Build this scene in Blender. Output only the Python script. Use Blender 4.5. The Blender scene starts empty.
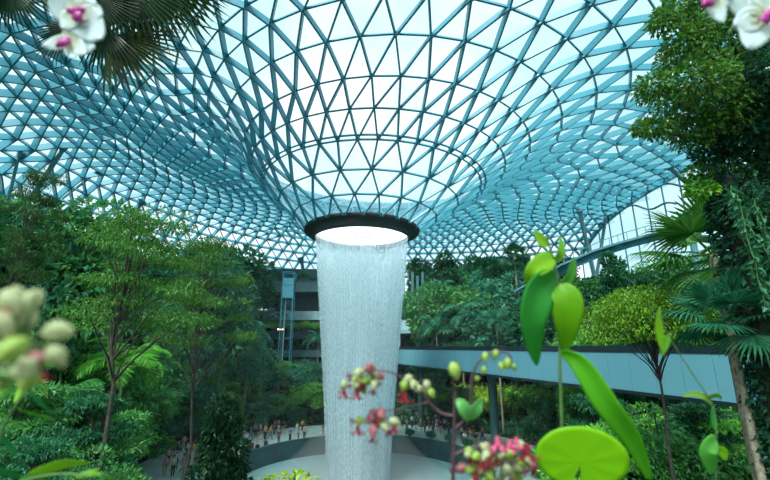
import bpy, bmesh, math, random
import numpy as np
from mathutils import Vector, Matrix

rng = np.random.default_rng(7)
random.seed(7)
scene = bpy.context.scene
COL = scene.collection
PI = math.pi

# ------------------------------------------------------------------ camera
D = 44.0                       # the camera's distance from the waterfall's axis
EYE = 12.95
F = 400.0                      # focal length in pixels of the 770 x 480 frame
PITCH = math.radians(15.0)
YAW = math.radians(3.41)
CAM = np.array([0.0, -D, EYE])
RIGHT = np.array([math.cos(YAW), -math.sin(YAW), 0.0])
FH = np.array([math.sin(YAW), math.cos(YAW), 0.0])
ZAX = np.array([0, 0, 1.0])
FWD = FH * math.cos(PITCH) + ZAX * math.sin(PITCH)
UP = -FH * math.sin(PITCH) + ZAX * math.cos(PITCH)

def ray(px, py):
    return FWD + RIGHT * (px - 385) / F + UP * (240 - py) / F

def at(px, py, depth):
    return CAM + depth * ray(px, py)

def on_z(px, py, z):
    d = ray(px, py)
    return CAM + d * ((z - EYE) / d[2])

cam = bpy.data.cameras.new('camera')
camo = bpy.data.objects.new('camera', cam)
COL.objects.link(camo)
cam.sensor_width = 36.0
cam.lens = F * 36.0 / 770.0
cam.clip_start = 0.05
cam.clip_end = 1000
camo.matrix_world = Matrix(((RIGHT[0], UP[0], -FWD[0], CAM[0]), (RIGHT[1], UP[1], -FWD[1], CAM[1]),
                            (RIGHT[2], UP[2], -FWD[2], CAM[2]), (0, 0, 0, 1)))
cam.dof.use_dof = True
cam.dof.focus_distance = 42.0
cam.dof.aperture_fstop = 2.6
scene.camera = camo

# ------------------------------------------------------------------ materials
def nodes_of(name):
    m = bpy.data.materials.new(name)
    m.use_nodes = True
    nt = m.node_tree
    nt.nodes.clear()
    out = nt.nodes.new('ShaderNodeOutputMaterial')
    return m, nt, out

def N(nt, t, **kw):
    n = nt.nodes.new(t)
    for k, v in kw.items():
        if k in n.inputs:
            n.inputs[k].default_value = v
        else:
            setattr(n, k, v)
    return n

def plain(name, col, rough=0.6, metal=0.0, var=0.12, scale=3.0, spec=0.5, trans=0.0):
    m, nt, out = nodes_of(name)
    p = N(nt, 'ShaderNodeBsdfPrincipled', Roughness=rough, Metallic=metal)
    p.inputs['Specular IOR Level'].default_value = spec
    tc = N(nt, 'ShaderNodeTexCoord')
    no = N(nt, 'ShaderNodeTexNoise', Scale=scale, Detail=4.0)
    nt.links.new(tc.outputs['Object'], no.inputs['Vector'])
    mr = N(nt, 'ShaderNodeMapRange')
    mr.inputs[1].default_value = 0.3; mr.inputs[2].default_value = 0.7
    mr.inputs[3].default_value = 1 - var; mr.inputs[4].default_value = 1 + var
    nt.links.new(no.outputs['Fac'], mr.inputs[0])
    mx = N(nt, 'ShaderNodeVectorMath', operation='SCALE')
    mx.inputs[0].default_value = col[:3]
    nt.links.new(mr.outputs[0], mx.inputs['Scale'])
    nt.links.new(mx.outputs[0], p.inputs['Base Color'])
    sh = p.outputs[0]
    if trans > 0:
        t = N(nt, 'ShaderNodeBsdfTranslucent')
        nt.links.new(mx.outputs[0], t.inputs['Color'])
        ms = N(nt, 'ShaderNodeMixShader', Fac=trans)
        nt.links.new(p.outputs[0], ms.inputs[1]); nt.links.new(t.outputs[0], ms.inputs[2])
        sh = ms.outputs[0]
    nt.links.new(sh, out.inputs[0])
    return m

def tinted(name, rough=0.5, trans=0.0, spread=0.45, spec=0.3):
    """A material whose colour is the object's own colour, varied from leaf to leaf."""
    m, nt, out = nodes_of(name)
    oi = N(nt, 'ShaderNodeObjectInfo')
    ge = N(nt, 'ShaderNodeNewGeometry')
    mr = N(nt, 'ShaderNodeMapRange')
    mr.inputs[3].default_value = 1 - spread; mr.inputs[4].default_value = 1 + spread
    nt.links.new(ge.outputs['Random Per Island'], mr.inputs[0])
    hs = N(nt, 'ShaderNodeHueSaturation')
    h = N(nt, 'ShaderNodeMapRange')
    h.inputs[3].default_value = 0.5 - 0.03 * (spread > 0.2); h.inputs[4].default_value = 0.5 + 0.03 * (spread > 0.2)
    m2 = N(nt, 'ShaderNodeMath', operation='FRACT')
    m1 = N(nt, 'ShaderNodeMath', operation='MULTIPLY'); m1.inputs[1].default_value = 17.3
    nt.links.new(ge.outputs['Random Per Island'], m1.inputs[0]); nt.links.new(m1.outputs[0], m2.inputs[0])
    nt.links.new(m2.outputs[0], h.inputs[0])
    nt.links.new(h.outputs[0], hs.inputs['Hue'])
    nt.links.new(mr.outputs[0], hs.inputs['Value'])
    nt.links.new(oi.outputs['Color'], hs.inputs['Color'])
    p = N(nt, 'ShaderNodeBsdfPrincipled', Roughness=rough)
    p.inputs['Specular IOR Level'].default_value = spec
    nt.links.new(hs.outputs[0], p.inputs['Base Color'])
    sh = p.outputs[0]
    if trans > 0:
        t = N(nt, 'ShaderNodeBsdfTranslucent')
        nt.links.new(hs.outputs[0], t.inputs['Color'])
        ms = N(nt, 'ShaderNodeMixShader', Fac=trans)
        nt.links.new(p.outputs[0], ms.inputs[1]); nt.links.new(t.outputs[0], ms.inputs[2])
        sh = ms.outputs[0]
    nt.links.new(sh, out.inputs[0])
    return m

M = {}
M['leaf'] = tinted('leaf', 0.42, 0.35)
M['cloth'] = tinted('cloth', 0.9, 0.0, 0.0)
M['bark'] = plain('bark', (0.05, 0.045, 0.035), 0.9, var=0.5, scale=9)
M['bark_pale'] = plain('bark_pale', (0.26, 0.23, 0.16), 0.9, var=0.45, scale=9)
M['stem_green'] = plain('stem_green', (0.10, 0.20, 0.05), 0.6, var=0.25, scale=20)
M['stem_purple'] = plain('stem_purple', (0.10, 0.05, 0.06), 0.6, var=0.25, scale=20)
M['soil'] = plain('soil', (0.012, 0.028, 0.016), 1.0, var=0.6, scale=1.2)
M['steel'] = plain('steel', (0.050, 0.265, 0.350), 0.45, var=0.06, scale=0.3)
M['column'] = plain('column', (0.13, 0.30, 0.34), 0.5, var=0.08)
M['rim'] = plain('rim', (0.010, 0.018, 0.020), 0.6, var=0.1)
M['paving'] = plain('paving', (0.34, 0.48, 0.46), 0.55, var=0.14, scale=0.8)
M['darkwall'] = plain('darkwall', (0.030, 0.085, 0.090), 0.35, var=0.3, scale=0.8)
M['panel'] = plain('panel', (0.15, 0.40, 0.50), 0.7, var=0.015, scale=0.6)
M['darkrail'] = plain('darkrail', (0.012, 0.028, 0.035), 0.4, var=0.1)
M['concrete'] = plain('concrete', (0.30, 0.46, 0.50), 0.8, var=0.15, scale=0.7)
M['slab'] = plain('slab', (0.05, 0.12, 0.14), 0.7, var=0.2, scale=0.7)
M['redwall'] = plain('redwall', (0.22, 0.09, 0.06), 0.7, var=0.2)
M['white'] = plain('white', (0.72, 0.78, 0.74), 0.5, var=0.05)
M['skin'] = plain('skin', (0.42, 0.25, 0.17), 0.6, var=0.05)
M['hair'] = plain('hair', (0.015, 0.012, 0.012), 0.6, var=0.1)
M['palm_dark'] = M['leaf']

def emit(name, col, s):
    m, nt, out = nodes_of(name)
    e = N(nt, 'ShaderNodeEmission', Strength=s)
    e.inputs['Color'].default_value = (*col, 1)
    nt.links.new(e.outputs[0], out.inputs[0])
    return m
M['lamp'] = emit('lamp', (1.0, 0.62, 0.32), 6.0)

def glass(name, tint, gloss=0.5):
    m, nt, out = nodes_of(name)
    t = N(nt, 'ShaderNodeBsdfTransparent'); t.inputs[0].default_value = (*tint, 1)
    g = N(nt, 'ShaderNodeBsdfGlossy', Roughness=0.05); g.inputs[0].default_value = (0.62, 0.86, 0.95, 1)
    lw = N(nt, 'ShaderNodeLayerWeight', Blend=0.5)
    pw = N(nt, 'ShaderNodeMath', operation='POWER'); pw.inputs[1].default_value = 2.2
    nt.links.new(lw.outputs['Facing'], pw.inputs[0])
    mu = N(nt, 'ShaderNodeMath', operation='MULTIPLY_ADD'); mu.inputs[1].default_value = gloss; mu.inputs[2].default_value = 0.04
    nt.links.new(pw.outputs[0], mu.inputs[0])
    ms = N(nt, 'ShaderNodeMixShader')
    nt.links.new(mu.outputs[0], ms.inputs[0])
    nt.links.new(t.outputs[0], ms.inputs[1]); nt.links.new(g.outputs[0], ms.inputs[2])
    nt.links.new(ms.outputs[0], out.inputs[0])
    return m
M['roof_glass'] = glass('roof_glass', (0.88, 0.97, 0.98), 0.8)
M['pane'] = glass('pane', (0.80, 0.95, 0.97), 0.6)

def petal_mat(name, base, edge, centre_r, trans=0.35):
    """petal: colour changes with the distance from the flower's own centre."""
    m, nt, out = nodes_of(name)
    tc = N(nt, 'ShaderNodeTexCoord')
    ln = N(nt, 'ShaderNodeVectorMath', operation='LENGTH')
    nt.links.new(tc.outputs['Object'], ln.inputs[0])
    mr = N(nt, 'ShaderNodeMapRange')
    mr.inputs[1].default_value = centre_r * 0.35; mr.inputs[2].default_value = centre_r
    nt.links.new(ln.outputs['Value'], mr.inputs[0])
    mx = N(nt, 'ShaderNodeMix', data_type='RGBA')
    nt.links.new(mr.outputs[0], mx.inputs[0])
    mx.inputs[6].default_value = (*base, 1); mx.inputs[7].default_value = (*edge, 1)
    p = N(nt, 'ShaderNodeBsdfPrincipled', Roughness=0.5)
    nt.links.new(mx.outputs[2], p.inputs['Base Color'])
    t = N(nt, 'ShaderNodeBsdfTranslucent')
    nt.links.new(mx.outputs[2], t.inputs['Color'])
    ms = N(nt, 'ShaderNodeMixShader', Fac=trans)
    nt.links.new(p.outputs[0], ms.inputs[1]); nt.links.new(t.outputs[0], ms.inputs[2])
    nt.links.new(ms.outputs[0], out.inputs[0])
    return m
M['orchid'] = petal_mat('orchid', (0.80, 0.80, 0.55), (0.86, 0.93, 0.92), 0.03)
M['orchid_lip'] = plain('orchid_lip', (0.55, 0.03, 0.30), 0.4, var=0.3, scale=80, trans=0.2)
M['calyx'] = plain('calyx', (0.58, 0.60, 0.33), 0.5, var=0.18, scale=60, trans=0.4)
M['calyx_pink'] = plain('calyx_pink', (0.55, 0.19, 0.20), 0.5, var=0.4, scale=60, trans=0.4)
M['crimson'] = plain('crimson', (0.22, 0.002, 0.014), 0.45, var=0.2, scale=60, trans=0.2)
M['pink'] = plain('pink', (0.72, 0.11, 0.24), 0.45, var=0.2, scale=60, trans=0.3)
M['bud'] = plain('bud', (0.36, 0.50, 0.09), 0.5, var=0.15, scale=60, trans=0.3)

def water_sheet(name, seed, lo, hi):
    m, nt, out = nodes_of(name)
    uv = N(nt, 'ShaderNodeUVMap')
    mp = N(nt, 'ShaderNodeMapping')
    mp.inputs['Scale'].default_value = (150, 2.2, 1); mp.inputs['Location'].default_value = (seed * 3.7, seed * 1.3, 0)
    nt.links.new(uv.outputs[0], mp.inputs['Vector'])
    n1 = N(nt, 'ShaderNodeTexNoise', Scale=1.0, Detail=5.0, Roughness=0.65)
    nt.links.new(mp.outputs[0], n1.inputs['Vector'])
    mp2 = N(nt, 'ShaderNodeMapping')
    mp2.inputs['Scale'].default_value = (14, 0.5, 1); mp2.inputs['Location'].default_value = (seed, 0, seed)
    nt.links.new(uv.outputs[0], mp2.inputs['Vector'])
    n2 = N(nt, 'ShaderNodeTexNoise', Scale=1.0, Detail=2.0)
    nt.links.new(mp2.outputs[0], n2.inputs['Vector'])
    mp3 = N(nt, 'ShaderNodeMapping')
    mp3.inputs['Scale'].default_value = (420, 60, 1)
    nt.links.new(uv.outputs[0], mp3.inputs['Vector'])
    n3 = N(nt, 'ShaderNodeTexNoise', Scale=1.0, Detail=3.0)
    nt.links.new(mp3.outputs[0], n3.inputs['Vector'])
    a1 = N(nt, 'ShaderNodeMath', operation='MULTIPLY_ADD'); a1.inputs[1].default_value = 1.5; nt.links.new(n2.outputs[0], a1.inputs[0]); nt.links.new(n1.outputs[0], a1.inputs[2])
    a2 = N(nt, 'ShaderNodeMath', operation='ADD'); nt.links.new(a1.outputs[0], a2.inputs[0]); nt.links.new(n3.outputs[0], a2.inputs[1])
    mr = N(nt, 'ShaderNodeMapRange')
    mr.inputs[1].default_value = 1.5; mr.inputs[2].default_value = 1.95
    mr.inputs[3].default_value = lo; mr.inputs[4].default_value = hi
    nt.links.new(a2.outputs[0], mr.inputs[0])
    # the sheet leaves the rim clear and breaks into drops further down
    sp = N(nt, 'ShaderNodeSeparateXYZ'); nt.links.new(uv.outputs[0], sp.inputs[0])
    tp = N(nt, 'ShaderNodeMapRange')
    tp.inputs[1].default_value = 0.0; tp.inputs[2].default_value = 0.16
    tp.inputs[3].default_value = 0.12; tp.inputs[4].default_value = 1.0
    nt.links.new(sp.outputs['Y'], tp.inputs[0])
    mu = N(nt, 'ShaderNodeMath', operation='MULTIPLY', use_clamp=True)
    nt.links.new(mr.outputs[0], mu.inputs[0]); nt.links.new(tp.outputs[0], mu.inputs[1])
    d = N(nt, 'ShaderNodeBsdfDiffuse'); d.inputs[0].default_value = (0.86, 0.965, 1.0, 1)
    tl = N(nt, 'ShaderNodeBsdfTranslucent'); tl.inputs[0].default_value = (0.86, 0.965, 1.0, 1)
    ms0 = N(nt, 'ShaderNodeMixShader', Fac=0.5)
    nt.links.new(d.outputs[0], ms0.inputs[1]); nt.links.new(tl.outputs[0], ms0.inputs[2])
    tr = N(nt, 'ShaderNodeBsdfTransparent'); tr.inputs[0].default_value = (0.97, 0.99, 1, 1)
    ms = N(nt, 'ShaderNodeMixShader')
    nt.links.new(mu.outputs[0], ms.inputs[0])
    nt.links.new(tr.outputs[0], ms.inputs[1]); nt.links.new(ms0.outputs[0], ms.inputs[2])
    nt.links.new(ms.outputs[0], out.inputs[0])
    return m

def drops_mat():
    m, nt, out = nodes_of('drops')
    d = N(nt, 'ShaderNodeBsdfDiffuse'); d.inputs[0].default_value = (0.88, 0.97, 1.0, 1)
    tl = N(nt, 'ShaderNodeBsdfTranslucent'); tl.inputs[0].default_value = (0.88, 0.97, 1.0, 1)
    ms0 = N(nt, 'ShaderNodeMixShader', Fac=0.5)
    nt.links.new(d.outputs[0], ms0.inputs[1]); nt.links.new(tl.outputs[0], ms0.inputs[2])
    nt.links.new(ms0.outputs[0], out.inputs[0])
    return m
M['drops'] = drops_mat()
def milk_mat():
    m, nt, out = nodes_of('milk')
    t = N(nt, 'ShaderNodeBsdfTranslucent'); t.inputs[0].default_value = (0.97, 0.99, 1, 1)
    nt.links.new(t.outputs[0], out.inputs[0])
    return m
M['milk'] = milk_mat()

def pool_mat():
    m, nt, out = nodes_of('pool_water')
    tc = N(nt, 'ShaderNodeTexCoord')
    ln = N(nt, 'ShaderNodeVectorMath', operation='LENGTH')
    nt.links.new(tc.outputs['Object'], ln.inputs[0])
    no = N(nt, 'ShaderNodeTexNoise', Scale=0.5, Detail=5.0)
    nt.links.new(tc.outputs['Object'], no.inputs['Vector'])
    ad = N(nt, 'ShaderNodeMath', operation='MULTIPLY_ADD'); ad.inputs[1].default_value = 6.0
    nt.links.new(no.outputs[0], ad.inputs[0]); nt.links.new(ln.outputs['Value'], ad.inputs[2])
    mr = N(nt, 'ShaderNodeMapRange')
    mr.inputs[1].default_value = 5.0; mr.inputs[2].default_value = 15.5
    nt.links.new(ad.outputs[0], mr.inputs[0])
    mx = N(nt, 'ShaderNodeMix', data_type='RGBA')
    nt.links.new(mr.outputs[0], mx.inputs[0])
    mx.inputs[6].default_value = (0.75, 0.90, 0.92, 1); mx.inputs[7].default_value = (0.22, 0.44, 0.46, 1)
    p = N(nt, 'ShaderNodeBsdfPrincipled', Roughness=0.35)
    nt.links.new(mx.outputs[2], p.inputs['Base Color'])
    n2 = N(nt, 'ShaderNodeTexNoise', Scale=3.0, Detail=4.0)
    nt.links.new(tc.outputs['Object'], n2.inputs['Vector'])
    bp = N(nt, 'ShaderNodeBump', Strength=0.25)
    nt.links.new(n2.outputs[0], bp.inputs['Height']); nt.links.new(bp.outputs[0], p.inputs['Normal'])
    nt.links.new(p.outputs[0], out.inputs[0])
    return m
M['pool'] = pool_mat()

# ------------------------------------------------------------------ mesh helpers
class MB:
    """collects numpy geometry and links it as ONE mesh object"""
    def __init__(s):
        s.v, s.f, s.n = [], {}, 0
    def add(s, v, f):
        v = np.asarray(v, float).reshape(-1, 3); f = np.asarray(f, int)
        s.f.setdefault(f.shape[1], []).append(f + s.n)
        s.v.append(v); s.n += len(v)
    def mesh(s, name, mat, smooth=False):
        V = np.concatenate(s.v)
        me = bpy.data.meshes.new(name)
        loops, starts, pos = [], [], 0
        for k, fl in s.f.items():
            A = np.concatenate(fl)
            loops.append(A.ravel()); starts.append(pos + np.arange(len(A)) * k); pos += A.size
        loops = np.concatenate(loops).astype(np.int32); starts = np.concatenate(starts).astype(np.int32)
        me.vertices.add(len(V)); me.vertices.foreach_set('co', V.astype(np.float32).ravel())
        me.loops.add(len(loops)); me.loops.foreach_set('vertex_index', loops)
        me.polygons.add(len(starts)); me.polygons.foreach_set('loop_start', starts)
        me.polygons.foreach_set('use_smooth', np.full(len(starts), bool(smooth)))
        me.update(calc_edges=True)
        me.validate()
        if mat is not None:
            me.materials.append(mat)
        return me
    def build(s, name, mat, parent=None, smooth=False, loc=(0, 0, 0)):
        return link(name, s.mesh(name, mat, smooth), parent, loc)

def link(name, me, parent=None, loc=(0, 0, 0), color=None):
    o = bpy.data.objects.new(name, me)
    COL.objects.link(o)
    o.location = loc
    if parent: o.parent = parent
    if color is not None: o.color = (*color, 1)
    return o

def tag(o, label, cat, group=None, kind=None):
    o['label'] = label
    o['category'] = cat
    if group: o['group'] = group
    if kind: o['kind'] = kind
    return o

def struct(o, label=None):
    o['kind'] = 'structure'
    if label: o['label'] = label
    return o

def empty(name, loc):
    o = bpy.data.objects.new(name, None)
    COL.objects.link(o)
    o.location = tuple(loc)
    o.empty_display_size = 0.2
    return o

def nrm(a):
    a = np.asarray(a, float)
    return a / np.maximum(np.linalg.norm(a, axis=-1, keepdims=True), 1e-9)

def tube(mb, pts, rad, k=8, cap=True):
    pts = np.asarray(pts, float); n = len(pts)
    rad = np.broadcast_to(np.asarray(rad, float), (n,))
    t = nrm(np.gradient(pts, axis=0))
    u = nrm(np.cross([0.31, 0.95, 0.05] if abs(t[0][2]) > 0.8 else [0, 0, 1.0], t[0]))
    V = []
    a = np.arange(k) * 2 * PI / k
    for i in range(n):
        u = nrm(u - t[i] * np.dot(u, t[i])); w = np.cross(t[i], u)
        V.append(pts[i] + rad[i] * (np.cos(a)[:, None] * u + np.sin(a)[:, None] * w))
    q = []
    for i in range(n - 1):
        for j in range(k):
            q.append((i * k + j, i * k + (j + 1) % k, (i + 1) * k + (j + 1) % k, (i + 1) * k + j))
    mb.add(np.concatenate(V), q)
    if cap:
        mb.add(np.concatenate([V[0], V[-1]]), [tuple(range(k))[::-1], tuple(range(k, 2 * k))])

def box(mb, c, ax, ay, az):
    """box from its centre and three half-axis vectors"""
    c, ax, ay, az = map(lambda q: np.asarray(q, float), (c, ax, ay, az))
    V = [c + sx * ax + sy * ay + sz * az for sz in (-1, 1) for sy in (-1, 1) for sx in (-1, 1)]
    mb.add(V, [(0, 2, 3, 1), (4, 5, 7, 6), (0, 1, 5, 4), (2, 6, 7, 3), (0, 4, 6, 2), (1, 3, 7, 5)])

def bar(mb, a, b, w, h, up=(0, 0, 1)):
    a, b = np.asarray(a, float), np.asarray(b, float)
    t = nrm(b - a); s = nrm(np.cross(t, up)); u = np.cross(s, t)
    box(mb, (a + b) / 2, (b - a) / 2, s * w / 2, u * h / 2)

def lathe(mb, prof, n=96, a0=0.0, a1=2 * PI, centre=(0, 0)):
    prof = np.asarray(prof, float); m = len(prof)
    full = abs(a1 - a0 - 2 * PI) < 1e-6
    k = n if full else n + 1
    a = a0 + (a1 - a0) * np.arange(k) / n
    V = np.stack([np.outer(np.cos(a), prof[:, 0]) + centre[0], np.outer(np.sin(a), prof[:, 0]) + centre[1],
                  np.tile(prof[:, 1], (k, 1))], -1).reshape(-1, 3)
    q = []
    for i in range(n):
        i2 = (i + 1) % k
        for j in range(m - 1):
            q.append((i * m + j, i2 * m + j, i2 * m + j + 1, i * m + j + 1))
    mb.add(V, q)

def smooth01(t):
    t = np.clip(t, 0, 1)
    return t * t * (3 - 2 * t)

def terr(x, y):
    x = np.asarray(x, float); y = np.asarray(y, float)
    r = np.hypot(x, y)
    z = 1.7 + 9.3 * smooth01((r - 22) / 20)
    z = z + smooth01((y + 5) / 25) * 9 * smooth01((r - 38) / 16)
    side = 1.7 + 9.6 * smooth01((x - 21) / 12) * smooth01((y + 34) / 8)
    z = np.maximum(z, side)
    bump = 0.25 * (np.sin(x * 0.9 + 1) * np.cos(y * 0.8) + np.sin(x * 0.37 - y * 0.45))
    return z + bump * smooth01((r - 22) / 6)

RU = np.array([.14, .183, .230, .279, .326, .3665, .4265, .487, .538, .59, .645, .695, .74] + [.74 + .0385 * i for i in range(1, 13)])
HU = np.interp(RU, [.14, .183, .230, .279, .326, .3665, .4265, .487, .538, .59, .645, .70, .75, .80, .85, .90, .95, 1.0, 1.05, 1.10, 1.15, 1.205],
               [.286, .325, .362, .4035, .444, .486, .526, .553, .569, .577, .581, .583, .583, .581, .577, .570, .560, .543, .520, .485, .440, .385])
NN = [22, 22, 22] + [44] * 7 + [50, 58, 66] + [74, 82, 90, 96, 102, 106, 110, 114, 118, 120, 122, 124]
RING = list(RU * D)
ROUT = RING[-1]
XCUT = 46.5
NF = 44
def ring_dx(r): return D * float(np.interp(r / D, [.14, .183, .230, .279, .326, .3665, .4265, .487, .538, .645, .80, 1.0, 1.2], [0, .009, .018, .028, .043, .066, .083, .10, .12, .15, .19, .23, .26]))     # the hoops are not concentric: the wide ones sit further right
def ring_r(x, y):
    r = math.hypot(x, y)
    for _ in range(25): r = 0.5 * r + 0.5 * math.hypot(x - ring_dx(r), y)
    return r
# ------------------------------------------------------------------ leaves and plants
def leaf_set(mb, P, Dr, Nn, L, W, fold=0.25):
    P, Dr, Nn = np.asarray(P, float), nrm(Dr), np.asarray(Nn, float)
    n = len(P)
    L = np.broadcast_to(L, (n,))[:, None]; W = np.broadcast_to(W, (n,))[:, None]
    S = nrm(np.cross(Dr, Nn)); U = np.cross(S, Dr)
    a = P + Dr * L * 0.4 + S * W * 0.5 + U * W * fold
    b = P + Dr * L * 0.4 - S * W * 0.5 + U * W * fold
    tip = P + Dr * L - U * L * 0.12
    V = np.stack([P, a, tip, b], 1).reshape(-1, 3)
    i = np.arange(n)[:, None] * 4
    mb.add(V, np.concatenate([i + [0, 1, 2], i + [0, 2, 3]]))

def rand_dir(n):
    return nrm(rng.normal(size=(n, 3)))

def clump(mb, c, rad, n, L, asp=0.5, droop=0.25, up=0.6, shell=0.55):
    """leaves through an ellipsoid, denser towards its skin"""
    rad = np.asarray(rad, float)
    d = rand_dir(n)
    t = shell + (1 - shell) * rng.random((n, 1)) ** 0.6
    P = np.asarray(c) + d * rad * t
    Dr = d + 0.7 * rand_dir(n) - np.array([0, 0, droop])
    Nn = rand_dir(n) * (1 - up) + np.array([0, 0, up])
    l = L * (0.6 + 0.8 * rng.random(n))
    leaf_set(mb, P, Dr, Nn, l, l * asp)

def curve_pts(a, b, sag=0.0, n=6, wob=0.0):
    a, b = np.asarray(a, float), np.asarray(b, float)
    t = np.linspace(0, 1, n)[:, None]
    p = a + (b - a) * t
    p[:, 2] += sag * np.sin(PI * t[:, 0])
    if wob:
        p[1:-1] += wob * rng.normal(size=(n - 2, 3))
    return p

# every proto: list of (part name, mesh, is_leaf); authored for height 1.0 m scaled up by H so leaves keep a true size
PROTO = {}

def proto_tree(key, H, crown, nleaf, leaf, trunk_r, layers=None, wid=0.45, base=0.3, asp=0.5, bark='bark', clumps=26, droop=0.25):
    """tree with a trunk, boughs that reach the leaf clumps, and a leafy crown"""
    tr, lf = MB(), MB()
    top = np.array([0.04 * H, 0.02 * H, H * 0.86])
    tp = curve_pts((0, 0, -0.6), top, 0, 9, 0.010 * H)
    tube(tr, tp, np.linspace(trunk_r, trunk_r * 0.25, 9), 8)
    cs = []
    if crown == 'layered':
        for i in range(clumps):
            h = base + (0.97 - base) * (i + rng.random()) / clumps
            w = wid * (1.0 - 0.55 * ((h - base) / (1 - base)) ** 1.5)
            a = i * 2.4 + rng.random() * 0.6
            q = w * (0.35 + 0.6 * rng.random())
            cs.append((np.array([math.cos(a) * q * H, math.sin(a) * q * H, h * H + q * 0.10 * H]), np.array([0.15, 0.15, 0.030]) * H * (0.8 + 0.6 * rng.random())))
    elif crown == 'tiers':           # flat sprays of twigs, a few storeys with air between them
        for i in range(clumps):
            lv = i % 6
            h = base + (0.98 - base) * (lv + 0.25 * rng.random()) / 5.5
            a = i * 2.4 + rng.random()
            q = wid * (1.0 - 0.75 * (lv / 5.5) ** 1.4) * (0.25 + 0.75 * rng.random())
            cs.append((np.array([math.cos(a) * q * H, math.sin(a) * q * H, h * H + 0.12 * q * H]), np.array([0.085, 0.085, 0.014]) * H * (0.7 + 0.6 * rng.random())))
    elif crown == 'round':
        for i in range(clumps):
            d = rand_dir(1)[0]
            if d[2] < -0.55: d[2] *= -0.5
            c = np.array([0, 0, (base + (1 - base) * 0.5) * H]) + d * np.array([wid, wid, (1 - base) * 0.42]) * H * (0.55 + 0.4 * rng.random())
            cs.append((c, np.array([0.13, 0.13, 0.09]) * H * (0.7 + 0.6 * rng.random())))
    elif crown == 'slim':
        for i in range(clumps):
            h = base + (0.97 - base) * (i + rng.random()) / clumps
            a = i * 2.4
            q = wid * (1.05 - h) * (0.4 + 0.6 * rng.random()) + 0.02
            cs.append((np.array([math.cos(a) * q * H, math.sin(a) * q * H, h * H]), np.array([0.09, 0.09, 0.07]) * H * (0.7 + 0.5 * rng.random()) * (1.2 - 0.5 * h)))
    per = max(1, nleaf // len(cs))
    for c, r in cs:
        clump(lf, c, r, per, leaf, asp, droop, 0.75 if crown in ('layered', 'tiers') else 0.5, 0.2 if crown == 'tiers' else 0.55)
        h0 = min(max(c[2] * 0.78, 0.12 * H), H * 0.84)
        k = np.interp(h0, tp[:, 2], np.arange(9))
        s = np.array([np.interp(h0, tp[:, 2], tp[:, q]) for q in range(3)])
        tube(tr, curve_pts(s, c, 0.02 * H, 5, 0.004 * H), np.linspace(trunk_r * 0.32, trunk_r * 0.08, 5), 5, False)
    PROTO[key] = [('trunk', tr.mesh(key + '_trunk', M[bark], True), False), ('crown', lf.mesh(key + '_crown', M['leaf']), True)]
    PROTO[key].append(H)

def frond_feather(L, nl, lw, ll, arch, name):
    st, lf = MB(), MB()
    t = np.linspace(0, 1, 9)
    x = L * np.sin(t * arch) / arch
    z = L * (0.75 * t - 0.85 * t ** 2.2) * 0.9
    pts = np.stack([x, np.zeros(9), z], 1)
    tube(lf, pts, np.linspace(0.022, 0.004, 9) * L / 2.0, 5)
    tt = np.linspace(0.16, 0.99, nl)
    P = np.stack([np.interp(tt, t, pts[:, q]) for q in range(3)], 1)
    tg = nrm(np.stack([np.interp(tt, t, nrm(np.gradient(pts, axis=0))[:, q]) for q in range(3)], 1))
    for s in (-1, 1):
        Dr = nrm(tg * 0.55 + np.array([0, s, -0.22]) + 0.08 * rng.normal(size=(nl, 3)))
        ln = ll * L * np.sin(PI * (0.15 + 0.80 * tt)) ** 0.7
        leaf_set(lf, P, Dr, np.tile([0, 0, 1.0], (nl, 1)), ln, lw * L, 0.3)
    return lf.mesh(name, M['leaf'])

def frond_fan(R, seg, pet, spread, name, droop=0.35):
    lf = MB()
    tube(lf, [(0, 0, 0), (pet * 0.5, 0, pet * 0.06), (pet, 0, 0)], [0.022 * R, 0.016 * R, 0.012 * R], 5)
    for i in range(seg):
        a = -spread / 2 + spread * (i + 0.5) / seg
        d = np.array([math.cos(a), math.sin(a), 0.0]); s = np.array([-d[1], d[0], 0])
        l = R * (0.80 + 0.20 * math.cos(a * 0.7)) * (0.93 + 0.14 * rng.random())
        w = 2 * R * 0.5 * math.tan(spread / seg / 2) * 1.05
        o = np.array([pet, 0, 0]); up = np.array([0, 0, 1.0])
        q1 = o + d * l * 0.5 - up * droop * 0.08 * R; q2 = o + d * l - up * droop * R * (0.45 + 0.25 * rng.random())
        mid = o + d * l * 0.8 - up * droop * 0.26 * R
        V = [o, q1 + s * w / 2 + up * w * 0.3, q1, q1 - s * w / 2 + up * w * 0.3, mid + s * w * 0.30 + up * w * .1, mid, mid - s * w * 0.30 + up * w * .1, q2]
        lf.add(V, [(0, 1, 2), (0, 2, 3), (4, 7, 5), (5, 7, 6)]); lf.add(V, [(1, 4, 5, 2), (2, 5, 6, 3)])
    return lf.mesh(name, M['leaf'])

def proto_shrub(key, H, n, leaf, asp=0.45, clumps=10, wid=0.6, bark='bark', droop=0.1):
    st, lf = MB(), MB()
    for i in range(clumps):
        a = i * 2.4
        q = wid * math.sqrt((i + 0.5) / clumps) * 0.8
        c = np.array([math.cos(a) * q, math.sin(a) * q, 0.62 - 0.42 * (q / wid) ** 2]) * H
        c[2] += rng.random() * 0.18 * H
        clump(lf, c, np.array([0.24, 0.24, 0.2]) * H, n // clumps, leaf, asp, droop, 0.45, 0.3)
        tube(st, curve_pts((0.1 * c[0], 0.1 * c[1], -0.3), c, 0, 4, 0.01 * H), np.linspace(0.022, 0.008, 4) * H, 5, False)
    PROTO[key] = [('stem', st.mesh(key + '_stems', M[bark], True), False), ('foliage', lf.mesh(key + '_foliage', M['leaf']), True), H]

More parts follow.
